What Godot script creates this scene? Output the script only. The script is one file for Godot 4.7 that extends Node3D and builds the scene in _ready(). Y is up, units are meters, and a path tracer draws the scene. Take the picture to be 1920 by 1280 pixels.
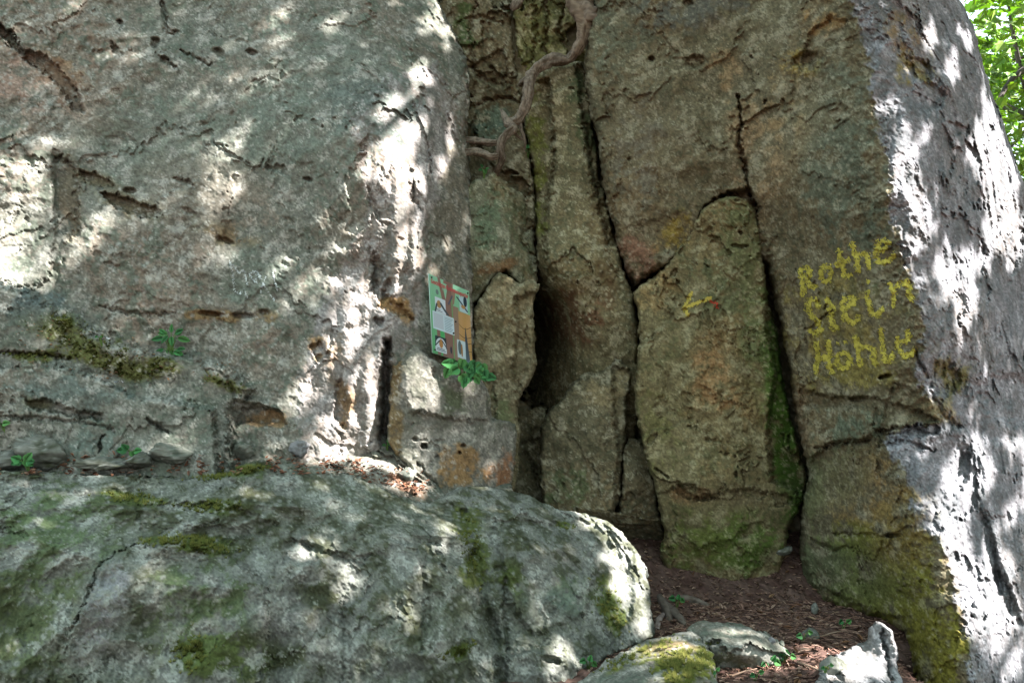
extends Node3D
# A limestone cliff with a small cave, in the dappled light under trees.
# World: y up, metres; y = 0 is the forest floor at the foot of the cliff.

const FOCAL := 1450.0            # pixels, for the 1920 x 1280 photograph
const EYE := Vector3(0, 1.0, 0)
const PITCH := 7.0
var fwd := Vector3(0, sin(deg_to_rad(PITCH)), -cos(deg_to_rad(PITCH)))
var upv := Vector3(0, cos(deg_to_rad(PITCH)), sin(deg_to_rad(PITCH)))
var to_sun := Vector3(0.66, 0.72, 0.25).normalized()
var sun_u := Vector3.ZERO
var sun_v := Vector3.ZERO

var n_large := FastNoiseLite.new()
var n_mid := FastNoiseLite.new()
var n_fine := FastNoiseLite.new()
var n_grain := FastNoiseLite.new()
var n_pit := FastNoiseLite.new()
var n_chip := FastNoiseLite.new()
var n_spot := FastNoiseLite.new()
var n_patch := FastNoiseLite.new()
var n_flake := FastNoiseLite.new()
var n_crease := FastNoiseLite.new()
var rock_mat: StandardMaterial3D
var specs: Array = []
var rocks := {}
var mats := {}
var t0 := 0

func _ready() -> void:
	t0 = Time.get_ticks_msec()
	# ---- camera, sky, sun, exposure
	var cam := Camera3D.new()
	cam.name = "camera"
	cam.position = EYE
	cam.rotation_degrees = Vector3(PITCH, 0, 0)
	cam.fov = rad_to_deg(2.0 * atan(640.0 / FOCAL))
	cam.near = 0.05
	cam.far = 2000.0
	add_child(cam)
	cam.current = true
	var sky_mat := ProceduralSkyMaterial.new()
	sky_mat.sky_top_color = Color(0.66, 0.73, 0.78)
	sky_mat.sky_horizon_color = Color(0.86, 0.89, 0.92)
	sky_mat.sky_curve = 0.15
	sky_mat.ground_bottom_color = Color(0.30, 0.29, 0.24)
	sky_mat.ground_horizon_color = Color(0.50, 0.52, 0.46)
	sky_mat.sun_angle_max = 5.0
	var sky := Sky.new()
	sky.sky_material = sky_mat
	var env := Environment.new()
	env.background_mode = Environment.BG_SKY
	env.sky = sky
	env.background_energy_multiplier = 0.58
	env.tonemap_mode = Environment.TONE_MAPPER_LINEAR
	env.tonemap_exposure = 7.7
	env.sdfgi_enabled = true
	env.ssao_enabled = true
	env.ssil_enabled = true
	var we := WorldEnvironment.new()
	we.name = "world_environment"
	we.environment = env
	add_child(we)
	var sun := DirectionalLight3D.new()
	sun.name = "sun"
	sun.light_energy = 1.5
	sun.light_color = Color(1.0, 0.966, 0.98)
	sun.light_angular_distance = 0.5
	sun.shadow_enabled = true
	add_child(sun)
	sun.look_at_from_position(to_sun * 50.0, Vector3.ZERO, Vector3.UP)
	sun_u = to_sun.cross(Vector3(0, 0, 1)).normalized()
	sun_v = to_sun.cross(sun_u).normalized()

	setup_noise()
	setup_materials()
	# ---- large structure
	make_ground()
	define_rocks()
	build_rocks()
	print("rocks ", Time.get_ticks_msec() - t0)
	# ---- objects
	make_stones()
	make_roots()
	make_sign()
	make_paint()
	make_plants()
	make_litter()
	make_moss()
	print("small ", Time.get_ticks_msec() - t0)
	make_trees()
	print("done ", Time.get_ticks_msec() - t0)

# ------------------------------------------------------------------ helpers
func ray(px: float, py: float) -> Vector3:
	return fwd + Vector3((px - 960.0) / FOCAL, 0, 0) + upv * ((640.0 - py) / FOCAL)

func at(px: float, py: float, d: float) -> Vector3:
	return EYE + ray(px, py) * d

func tag(o: Node, label: String, category: String, group := "", kind := "") -> void:
	if label: o.set_meta("label", label)
	if category: o.set_meta("category", category)
	if group: o.set_meta("group", group)
	if kind: o.set_meta("kind", kind)

func thing(called: String, where: Vector3, label: String, category: String, group := "") -> Node3D:
	var o := Node3D.new()
	o.name = called_free(called)
	add_child(o)
	o.position = where
	tag(o, label, category, group)
	return o

func called_free(called: String) -> String:
	if not has_node(NodePath(called)): return called
	var k := 1
	while has_node(NodePath("%s_%03d" % [called, k])): k += 1
	return "%s_%03d" % [called, k]

func part(parent: Node, called: String, mesh: Mesh, mat: Material) -> MeshInstance3D:
	var o := MeshInstance3D.new()
	o.name = called if parent != self else called_free(called)
	o.mesh = mesh
	o.material_override = mat
	parent.add_child(o, true)
	return o

func fn(n: FastNoiseLite, kind: int, freq: float, oct: int, sd: int, fract := FastNoiseLite.FRACTAL_FBM) -> void:
	n.noise_type = kind
	n.frequency = freq
	n.seed = sd
	n.fractal_type = fract if oct > 1 else FastNoiseLite.FRACTAL_NONE
	n.fractal_octaves = oct

func setup_noise() -> void:
	fn(n_large, FastNoiseLite.TYPE_SIMPLEX, 0.9, 3, 11)
	fn(n_mid, FastNoiseLite.TYPE_SIMPLEX, 3.6, 4, 23, FastNoiseLite.FRACTAL_RIDGED)
	fn(n_fine, FastNoiseLite.TYPE_SIMPLEX, 14.0, 3, 37)
	fn(n_grain, FastNoiseLite.TYPE_SIMPLEX, 60.0, 2, 41)
	fn(n_pit, FastNoiseLite.TYPE_CELLULAR, 9.0, 1, 53)
	n_pit.cellular_return_type = FastNoiseLite.RETURN_DISTANCE
	n_pit.cellular_jitter = 1.0
	n_pit.domain_warp_enabled = true
	n_pit.domain_warp_amplitude = 0.05
	n_pit.domain_warp_frequency = 8.0
	n_pit.domain_warp_fractal_type = FastNoiseLite.DOMAIN_WARP_FRACTAL_NONE
	fn(n_chip, FastNoiseLite.TYPE_CELLULAR, 2.6, 1, 61)
	n_chip.cellular_return_type = FastNoiseLite.RETURN_CELL_VALUE
	n_chip.domain_warp_enabled = true
	n_chip.domain_warp_amplitude = 0.22
	n_chip.domain_warp_frequency = 2.5
	n_chip.domain_warp_fractal_octaves = 2
	fn(n_spot, FastNoiseLite.TYPE_CELLULAR, 26.0, 1, 71)
	n_spot.cellular_return_type = FastNoiseLite.RETURN_DISTANCE
	n_spot.cellular_jitter = 1.0
	fn(n_patch, FastNoiseLite.TYPE_SIMPLEX, 5.0, 4, 83)
	fn(n_crease, FastNoiseLite.TYPE_SIMPLEX, 1.5, 2, 131, FastNoiseLite.FRACTAL_RIDGED)
	n_crease.fractal_gain = 0.45
	fn(n_flake, FastNoiseLite.TYPE_CELLULAR, 8.0, 1, 97)
	n_flake.cellular_return_type = FastNoiseLite.RETURN_CELL_VALUE
	n_flake.domain_warp_enabled = true
	n_flake.domain_warp_amplitude = 0.09
	n_flake.domain_warp_frequency = 7.0
	n_flake.domain_warp_fractal_octaves = 3

func noise_image(freq: float, oct: int, lo: float, hi: float, sd: int) -> ImageTexture:
	var n := FastNoiseLite.new()
	fn(n, FastNoiseLite.TYPE_SIMPLEX, freq, oct, sd)
	var im := n.get_seamless_image(512, 512)
	im.convert(Image.FORMAT_RGB8)
	im.adjust_bcs(1.0, 1.0, 1.0)
	var data := im.get_data()
	for i in data.size():
		data[i] = int(clampf(lerpf(lo, hi, data[i] / 255.0), 0.0, 1.0) * 255.0)
	return ImageTexture.create_from_image(Image.create_from_data(512, 512, false, Image.FORMAT_RGB8, data))

func plain(c: Color, rough := 0.9) -> StandardMaterial3D:
	var m := StandardMaterial3D.new()
	m.albedo_color = c.linear_to_srgb()
	m.roughness = rough
	m.metallic_specular = 0.25
	return m

func setup_materials() -> void:
	rock_mat = StandardMaterial3D.new()
	rock_mat.vertex_color_use_as_albedo = true
	rock_mat.roughness = 0.95
	rock_mat.metallic_specular = 0.2
	rock_mat.albedo_texture = noise_image(0.02, 5, 0.72, 1.0, 5)
	rock_mat.uv1_triplanar = true
	rock_mat.uv1_world_triplanar = true
	rock_mat.uv1_scale = Vector3.ONE * 2.2
	mats.soil = rock_mat
	mats.bark = StandardMaterial3D.new()
	mats.bark.vertex_color_use_as_albedo = true
	mats.bark.roughness = 0.85
	mats.bark.metallic_specular = 0.25
	mats.vc = StandardMaterial3D.new()
	mats.vc.vertex_color_use_as_albedo = true
	mats.vc.roughness = 0.9
	mats.vc.metallic_specular = 0.2
	mats.vc.cull_mode = BaseMaterial3D.CULL_DISABLED
	mats.leaf = leaf_material(Color(0.19, 0.32, 0.06), Color(0.38, 0.54, 0.09))
	mats.herb = leaf_material(Color(0.06, 0.20, 0.06), Color(0.02, 0.08, 0.02))
	mats.herb2 = leaf_material(Color(0.038, 0.125, 0.042), Color(0.02, 0.07, 0.02))
	mats.herb3 = leaf_material(Color(0.065, 0.175, 0.05), Color(0.03, 0.10, 0.02))
	for h in ["herb", "herb2", "herb3"]:
		mats[h].roughness = 0.75
		mats[h].metallic_specular = 0.2

func leaf_material(c: Color, back: Color) -> StandardMaterial3D:
	var m := StandardMaterial3D.new()
	m.albedo_color = c.linear_to_srgb()
	m.roughness = 0.55
	m.metallic_specular = 0.4
	m.vertex_color_use_as_albedo = true
	m.cull_mode = BaseMaterial3D.CULL_DISABLED
	m.backlight_enabled = true
	m.backlight = back.linear_to_srgb()
	return m

func arrays_mesh(v: PackedVector3Array, n: PackedVector3Array, c: PackedColorArray, idx: PackedInt32Array) -> ArrayMesh:
	var a := []
	a.resize(Mesh.ARRAY_MAX)
	a[Mesh.ARRAY_VERTEX] = v
	if n.size(): a[Mesh.ARRAY_NORMAL] = n
	if c.size(): a[Mesh.ARRAY_COLOR] = c
	a[Mesh.ARRAY_INDEX] = idx
	var m := ArrayMesh.new()
	m.add_surface_from_arrays(Mesh.PRIMITIVE_TRIANGLES, a)
	return m

# signed distance to a polygon, inside positive
static func poly_sd(poly: PackedVector2Array, p: Vector2) -> float:
	var best := 1e12
	var inside := false
	var n := poly.size()
	var j := n - 1
	for i in n:
		var a := poly[i]
		var b := poly[j]
		var e := b - a
		var w := p - a
		var q := w - e * clampf(w.dot(e) / e.length_squared(), 0.0, 1.0)
		var l := q.length_squared()
		if l < best: best = l
		if (a.y > p.y) != (b.y > p.y) and p.x < e.x * (p.y - a.y) / e.y + a.x:
			inside = not inside
		j = i
	return sqrt(best) if inside else -sqrt(best)

static func line_dist(pts: PackedVector2Array, p: Vector2) -> Vector2:
	# x: distance, y: share of the way along
	var best := 1e12
	var along := 0.0
	var n := pts.size()
	for i in n - 1:
		var a := pts[i]
		var e := pts[i + 1] - a
		var w := p - a
		var t := clampf(w.dot(e) / e.length_squared(), 0.0, 1.0)
		var l := (w - e * t).length_squared()
		if l < best:
			best = l
			along = (i + t) / (n - 1)
	return Vector2(sqrt(best), along)

static func pv(a: Array) -> PackedVector2Array:
	var o := PackedVector2Array()
	for i in range(0, a.size(), 2): o.append(Vector2(a[i], a[i + 1]))
	return o

# thin-plate surface through control points (x, y, depth)
static func tps(ctrl: Array) -> PackedFloat64Array:
	var n := ctrl.size() / 3
	var m := n + 3
	var A := []
	for i in m:
		var row := PackedFloat64Array()
		row.resize(m + 1)
		A.append(row)
	for i in n:
		var xi: float = ctrl[i * 3] / 500.0
		var yi: float = ctrl[i * 3 + 1] / 500.0
		for j in n:
			var dx: float = xi - ctrl[j * 3] / 500.0
			var dy: float = yi - ctrl[j * 3 + 1] / 500.0
			var r2 := dx * dx + dy * dy
			A[i][j] = 0.5 * r2 * log(r2) if r2 > 1e-12 else 0.0
		A[i][i] += 0.004
		A[i][n] = 1.0
		A[i][n + 1] = xi
		A[i][n + 2] = yi
		A[n][i] = 1.0
		A[n + 1][i] = xi
		A[n + 2][i] = yi
		A[i][m] = ctrl[i * 3 + 2]
	for k in m:
		var piv := k
		for r in range(k + 1, m):
			if absf(A[r][k]) > absf(A[piv][k]): piv = r
		var tmp = A[k]
		A[k] = A[piv]
		A[piv] = tmp
		for r in range(k + 1, m):
			var f: float = A[r][k] / A[k][k]
			if f != 0.0:
				for c in range(k, m + 1): A[r][c] -= f * A[k][c]
	var w := PackedFloat64Array()
	w.resize(m)
	for k in range(m - 1, -1, -1):
		var s: float = A[k][m]
		for c in range(k + 1, m): s -= A[k][c] * w[c]
		w[k] = s / A[k][k]
	return w

static func tps_at(ctrl: Array, w: PackedFloat64Array, px: float, py: float) -> float:
	var n := ctrl.size() / 3
	var x := px / 500.0
	var y := py / 500.0
	var s := w[n] + w[n + 1] * x + w[n + 2] * y
	for j in n:
		var dx: float = x - ctrl[j * 3] / 500.0
		var dy: float = y - ctrl[j * 3 + 1] / 500.0
		var r2 := dx * dx + dy * dy
		if r2 > 1e-12: s += w[j] * 0.5 * r2 * log(r2)
	return s

# ------------------------------------------------------------------ rocks
# Each rock: an outline, the depths of its face, relief and colour of its stone.
func rock(called: String, label: String, outline: Array, ctrl: Array, o := {}) -> void:
	o.called = called
	o.label = label
	o.poly = pv(outline)
	o.ctrl = ctrl
	specs.append(o)

const LIME := {base = Color(0.205, 0.217, 0.172), second = Color(0.265, 0.222, 0.165), dark = Color(0.105, 0.13, 0.096), pale = Color(0.36, 0.358, 0.30)}
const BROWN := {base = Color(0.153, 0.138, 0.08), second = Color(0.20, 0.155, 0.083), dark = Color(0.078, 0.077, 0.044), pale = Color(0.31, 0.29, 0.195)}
const GREY := {base = Color(0.205, 0.215, 0.178), second = Color(0.16, 0.18, 0.125), dark = Color(0.065, 0.072, 0.042), pale = Color(0.34, 0.36, 0.30)}
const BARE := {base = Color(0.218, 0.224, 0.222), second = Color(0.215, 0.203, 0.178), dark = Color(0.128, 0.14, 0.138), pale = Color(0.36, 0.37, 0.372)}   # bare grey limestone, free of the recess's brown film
const WHITE := {base = Color(0.24, 0.242, 0.23), second = Color(0.225, 0.20, 0.155), dark = Color(0.145, 0.155, 0.145), pale = Color(0.37, 0.372, 0.355)}

func define_rocks() -> void:
	var BLACK := Color(0.05, 0.05, 0.04)
	var OCHRE := Color(0.30, 0.19, 0.085)
	var GREEN := Color(0.075, 0.13, 0.035)
	var MOSS := Color(0.11, 0.13, 0.02)
	# --- dark back of the fissures and the cave
	rock("cliff", "", [840, -700, 1560, -700, 1560, 1120, 1330, 1130, 900, 1120, 840, 900],
		[860, -600, 6.3, 1540, -600, 5.7, 860, 0, 5.65, 1540, 0, 5.45, 860, 500, 5.45, 1200, 500, 5.6, 1540, 500, 5.35, 900, 800, 5.5, 1100, 800, 5.6, 1000, 1000, 5.6, 1200, 1000, 5.5, 1400, 1080, 5.4, 1540, 1080, 5.3],
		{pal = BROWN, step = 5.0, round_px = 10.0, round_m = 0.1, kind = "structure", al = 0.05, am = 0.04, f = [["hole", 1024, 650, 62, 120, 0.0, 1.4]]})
	# --- the broad left wall
	rock("cliff_slab", "broad pale grey rock wall pitted and chipped, with scratched letters and the information board",
		[-430, -620, 700, -620, 760, -300, 812, -40, 822, 0, 836, 30, 858, 70, 876, 110, 882, 150, 880, 200, 876, 255, 880, 330, 886, 400, 884, 470, 888, 520, 886, 560, 892, 620, 892, 960, -430, 960],
		[-200, 500, 3.95, 0, 500, 4.1, 200, 450, 4.22, 400, 500, 4.32, 600, 480, 4.42, 700, 500, 4.44, 790, 480, 4.46, 808, 560, 4.47, 884, 520, 4.86, 888, 640, 4.84, 805, 660, 4.47,
		0, 0, 4.55, 400, 0, 4.75, 700, 0, 4.95, 815, 10, 5.2, 870, 140, 5.2, 790, 200, 4.72, 870, 330, 5.0, 800, 350, 4.55, 0, 250, 4.3, 400, 250, 4.5,
		-200, -500, 5.2, 400, -500, 5.5, 740, -500, 6.0, -200, 800, 3.9, 0, 780, 4.0, 300, 800, 4.12, 500, 780, 4.22, 650, 800, 4.3, 724, 800, 4.42, 780, 800, 4.55, 880, 900, 4.9, 0, 930, 3.95, 500, 930, 4.1, 640, 640, 4.34, 600, 700, 4.3],
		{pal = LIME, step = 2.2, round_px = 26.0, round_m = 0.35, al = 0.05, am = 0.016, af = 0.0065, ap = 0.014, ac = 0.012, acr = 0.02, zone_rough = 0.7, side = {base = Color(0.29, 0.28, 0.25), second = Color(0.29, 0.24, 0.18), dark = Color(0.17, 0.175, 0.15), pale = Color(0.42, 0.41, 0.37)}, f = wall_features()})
	# --- block under the information board
	rock("rock_block", "stepped rock block below the information board, brown stained on its lower face",
		[733, 656, 745, 640, 768, 632, 800, 664, 832, 692, 870, 708, 902, 714, 914, 728, 919, 760, 921, 786, 958, 789, 966, 800, 967, 850, 960, 900, 955, 930, 940, 960, 780, 960, 772, 880, 742, 850, 727, 826, 731, 760],
		[735, 660, 4.42, 735, 830, 4.36, 770, 860, 4.33, 770, 680, 4.36, 800, 760, 4.34, 830, 720, 4.42, 900, 730, 4.55, 915, 770, 4.62, 850, 800, 4.42, 900, 800, 4.5, 955, 810, 4.72, 955, 900, 4.7, 850, 900, 4.38, 800, 940, 4.32, 940, 950, 4.64, 880, 860, 4.44],
		{pal = {base = Color(0.24, 0.235, 0.19), second = Color(0.20, 0.20, 0.14), dark = Color(0.13, 0.135, 0.10), pale = Color(0.38, 0.37, 0.30)}, step = 2.2, round_px = 14.0, round_m = 0.12, al = 0.03, am = 0.014, af = 0.007, ap = 0.006, ac = 0.012, f = [
			["step", [812, 600, 812, 705, 880, 712, 905, 720, 914, 760, 916, 787, 880, 788, 820, 780, 770, 770, 740, 700], -0.05, 5.0],
			["hole", 795, 836, 7, 5, 0.0, 0.09], ["hole", 779, 823, 6, 4, 0.2, 0.05], ["hole", 868, 835, 5, 3, 0.0, 0.06], ["hole", 862, 849, 4, 3, 0.0, 0.06],
			["crack", [785, 866, 800, 892, 818, 912, 822, 930], 3.0, 0.05],
			["tint", 880, 880, 75, 38, 0.0, OCHRE, 0.62], ["tint", 850, 850, 40, 20, 0.1, OCHRE, 0.6], ["tint", 940, 880, 22, 40, 0.2, Color(0.30, 0.15, 0.08), 0.6],
			["tint", 742, 760, 15, 110, 0.0, Color(0.20, 0.15, 0.075), 0.75], ["tint", 870, 750, 50, 30, 0.2, Color(0.12, 0.14, 0.08), 0.6]]})
	# --- chimney: upper back rocks
	rock("chimney_rock", "layered fractured rock at the back of the chimney behind the tree roots",
		[640, -620, 985, -620, 962, -200, 955, 0, 962, 80, 972, 140, 985, 260, 1000, 340, 1005, 430, 840, 440, 800, 200, 760, 60],
		[850, 0, 5.45, 950, 0, 5.55, 900, 150, 5.35, 960, 150, 5.5, 880, 250, 5.4, 950, 250, 5.42, 900, 320, 5.4, 980, 330, 5.35, 720, -500, 6.3, 800, 50, 5.6, 970, -500, 6.1],
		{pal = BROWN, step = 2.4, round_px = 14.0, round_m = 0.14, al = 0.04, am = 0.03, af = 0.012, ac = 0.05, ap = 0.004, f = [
			["step", [870, 130, 905, 112, 945, 90, 955, 140, 930, 160, 900, 150], 0.05, 4.0], ["crack", [868, 105, 910, 150, 945, 160], 4.0, 0.05], ["crack", [860, 40, 900, 30, 945, 45], 3.0, 0.04],
			["crack", [872, 205, 910, 190, 950, 182, 975, 190], 3.5, 0.06], ["crack", [890, 140, 880, 60, 895, 0], 3.0, 0.04],
			["tint", 915, 230, 42, 34, 0.0, Color(0.123, 0.162, 0.109), 0.75], ["tint", 860, 60, 40, 60, 0.2, Color(0.076, 0.104, 0.039), 0.7]]})
	rock("chimney_rock", "narrow yellowish rock between the roots and the chimney crack",
		[958, -620, 1150, -620, 1130, -200, 1120, 0, 1125, 150, 1000, 190, 985, 210, 972, 140, 966, 80, 960, 0],
		[970, 0, 5.6, 1100, 0, 5.65, 1040, 50, 5.5, 990, 150, 5.6, 1100, 130, 5.6, 970, -500, 6.2, 1120, -500, 6.2],
		{pal = {base = Color(0.228, 0.204, 0.094), second = Color(0.190, 0.190, 0.062), dark = Color(0.095, 0.095, 0.039), pale = Color(0.361, 0.332, 0.187)}, step = 2.4, round_px = 10.0, round_m = 0.1, al = 0.04, am = 0.03, af = 0.012, ac = 0.04, f = [
			["crack", [1022, 0, 1030, 40, 1020, 90, 1040, 130], 3.5, 0.06], ["crack", [1000, 0, 1006, 60, 998, 120], 2.5, 0.04], ["crack", [1060, 10, 1050, 60, 1068, 100], 3.0, 0.06], ["step", [1062, 60, 1090, 40, 1100, 80, 1070, 100], 0.12, 4.0]]})
	rock("rock_block", "grey green angular rock block right of the board with mossy top under the roots",
		[874, 345, 900, 332, 928, 322, 952, 345, 985, 370, 1000, 410, 1004, 480, 1008, 520, 1000, 545, 985, 540, 968, 528, 948, 505, 930, 512, 895, 565, 878, 575],
		[885, 360, 5.1, 930, 340, 5.12, 990, 430, 5.25, 930, 430, 4.98, 900, 520, 5.02, 990, 520, 5.16, 940, 500, 4.98],
		{pal = {base = Color(0.190, 0.195, 0.125), second = Color(0.237, 0.190, 0.094), dark = Color(0.095, 0.114, 0.062), pale = Color(0.323, 0.323, 0.218)}, step = 2.2, round_px = 12.0, round_m = 0.12, al = 0.03, am = 0.016, af = 0.009, ac = 0.016, f = [
			["step", [936, 330, 960, 360, 985, 440, 1000, 520, 1010, 420, 990, 350], 0.05, 4.0], ["crack", [985, 380, 992, 420, 978, 455, 1002, 480], 3.0, 0.06], ["tint", 935, 500, 45, 16, -0.2, Color(0.235, 0.15, 0.075), 0.7], ["tint", 910, 420, 40, 60, 0.0, Color(0.133, 0.171, 0.101), 0.6]]})
	# --- left jamb of the cave
	rock("rock_buttress", "short pale rock pillar forming the cave's jamb beside the board",
		[886, 585, 902, 560, 925, 522, 938, 510, 956, 518, 975, 534, 992, 524, 1012, 532, 1004, 552, 998, 575, 1003, 630, 1005, 690, 996, 712, 976, 742, 968, 762, 975, 800, 972, 860, 964, 935, 880, 935],
		[895, 600, 4.88, 890, 800, 4.86, 940, 530, 4.86, 940, 650, 4.83, 940, 800, 4.82, 1000, 560, 4.88, 1003, 660, 4.86, 970, 800, 4.86, 968, 920, 4.86],
		{pal = {base = Color(0.223, 0.204, 0.121), second = Color(0.257, 0.204, 0.105), dark = Color(0.123, 0.114, 0.062), pale = Color(0.342, 0.323, 0.203)}, step = 2.2, round_px = 14.0, round_m = 0.16, al = 0.03, am = 0.014, af = 0.009, ac = 0.016, ap = 0.004, f = [
			["step", [965, 560, 1010, 545, 1010, 720, 970, 745, 960, 690, 972, 620], 0.08, 5.0], ["crack", [985, 610, 990, 680, 976, 720], 4.0, 0.03], ["tint", 935, 770, 30, 50, 0.0, Color(0.142, 0.162, 0.078), 0.6], ["crack", [922, 700, 926, 760, 930, 800], 3.0, 0.03]]})
	# --- tall pillar above and right of the cave
	rock("rock_buttress", "tall leaning rock pillar over the cave mouth with the root on its flat top",
		[984, 240, 990, 190, 1000, 150, 1015, 128, 1050, 120, 1092, 116, 1106, 160, 1116, 260, 1124, 330, 1148, 420, 1168, 500, 1190, 556, 1200, 640, 1200, 760, 1190, 830, 985, 830, 985, 700, 1002, 560, 1006, 530, 1006, 460, 1002, 400, 1000, 330],
		[1000, 160, 5.26, 1090, 130, 5.28, 1050, 200, 5.22, 990, 260, 5.28, 1100, 260, 5.22, 1060, 400, 5.17, 1008, 420, 5.22, 1130, 430, 5.18, 1012, 520, 5.22, 1100, 550, 5.12, 1185, 580, 5.13, 1050, 550, 5.18,
		1008, 570, 6.1, 1040, 580, 5.5, 1070, 620, 5.26, 1120, 640, 5.12, 1190, 660, 5.14, 1010, 650, 6.4, 1040, 680, 5.7, 1060, 740, 5.45, 1000, 780, 6.1, 1190, 800, 5.4],
		{pal = {base = Color(0.185, 0.166, 0.090), second = Color(0.237, 0.190, 0.094), dark = Color(0.095, 0.095, 0.051), pale = Color(0.361, 0.337, 0.211)}, step = 2.2, round_px = 14.0, round_m = 0.16, al = 0.035, am = 0.014, af = 0.007, ac = 0.018, ap = 0.005, f = [
			["tint", 1075, 590, 70, 60, 0.3, Color(0.162, 0.095, 0.051), 0.65], ["tint", 1000, 330, 30, 160, 0.0, Color(0.142, 0.152, 0.039), 0.6], ["tint", 1095, 220, 22, 90, -0.15, Color(0.067, 0.085, 0.039), 0.75],
			["step", [1000, 150, 1030, 150, 1040, 300, 1020, 420, 1030, 540, 990, 540, 980, 200], 0.10, 5.0], ["step", [1060, 480, 1100, 440, 1180, 520, 1200, 680, 1130, 660, 1080, 560], -0.02, 7.0], ["tint", 1130, 480, 20, 120, -0.2, Color(0.133, 0.095, 0.047), 0.5], ["step", [1080, 118, 1110, 118, 1125, 300, 1160, 460, 1140, 460, 1110, 330, 1090, 200], 0.09, 5.0], ["crack", [1195, 545, 1200, 620, 1196, 680], 4.0, 0.08]]})
	# --- rocks below the cave
	rock("rock_block", "rounded brown rock filling the foot of the chimney below the cave",
		[1016, 800, 1030, 770, 1058, 742, 1078, 712, 1108, 692, 1132, 676, 1160, 672, 1180, 690, 1184, 720, 1172, 760, 1176, 810, 1166, 850, 1166, 930, 1150, 965, 1125, 972, 1020, 970, 1012, 880],
		[1022, 810, 5.14, 1080, 730, 5.12, 1160, 690, 5.06, 1110, 800, 5.0, 1160, 850, 5.0, 1030, 900, 5.1, 1110, 940, 5.0, 1160, 940, 5.02],
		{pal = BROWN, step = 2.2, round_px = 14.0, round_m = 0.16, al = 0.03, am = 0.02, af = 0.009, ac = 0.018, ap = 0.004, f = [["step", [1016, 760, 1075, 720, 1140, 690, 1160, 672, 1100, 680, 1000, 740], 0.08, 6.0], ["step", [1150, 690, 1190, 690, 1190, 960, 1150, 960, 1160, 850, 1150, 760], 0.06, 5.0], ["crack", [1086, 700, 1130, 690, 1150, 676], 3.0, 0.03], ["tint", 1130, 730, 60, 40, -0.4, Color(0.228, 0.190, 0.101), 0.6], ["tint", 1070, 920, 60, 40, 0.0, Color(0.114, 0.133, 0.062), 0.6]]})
	rock("rock_block", "small angular rock wedged low beside the cave's pillar",
		[968, 780, 1000, 764, 1024, 764, 1030, 800, 1026, 880, 1024, 970, 958, 970],
		[975, 790, 5.5, 1015, 790, 5.55, 975, 940, 5.38, 1015, 940, 5.42], {pal = BROWN, step = 2.4, round_px = 10.0, round_m = 0.12, al = 0.04, am = 0.03, ac = 0.03, f = [["crack", [985, 850, 1000, 870, 1010, 910], 4.0, 0.06], ["crack", [975, 830, 1020, 825], 3.0, 0.04]]})
	rock("rock_block", "slim rock wedge leaning between the rounded rock and the tall slab",
		[1168, 842, 1180, 820, 1205, 826, 1222, 880, 1232, 930, 1236, 985, 1160, 985, 1166, 920],
		[1175, 840, 5.1, 1215, 860, 5.15, 1172, 960, 5.1, 1228, 970, 5.15, 1195, 900, 5.02], {pal = BROWN, step = 2.4, round_px = 12.0, round_m = 0.12, al = 0.03, am = 0.02, ac = 0.02})
	rock("rock_block", "low undercut rock at the back of the hollow",
		[1080, 950, 1150, 958, 1200, 966, 1240, 972, 1246, 1010, 1220, 1034, 1150, 1030, 1080, 1010], [1090, 960, 5.05, 1230, 980, 5.15, 1150, 975, 5.05, 1180, 1000, 5.3, 1230, 1015, 5.34, 1090, 995, 5.1],
		{pal = BROWN, step = 2.4, round_px = 12.0, round_m = 0.12, am = 0.03, ac = 0.04})
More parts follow.
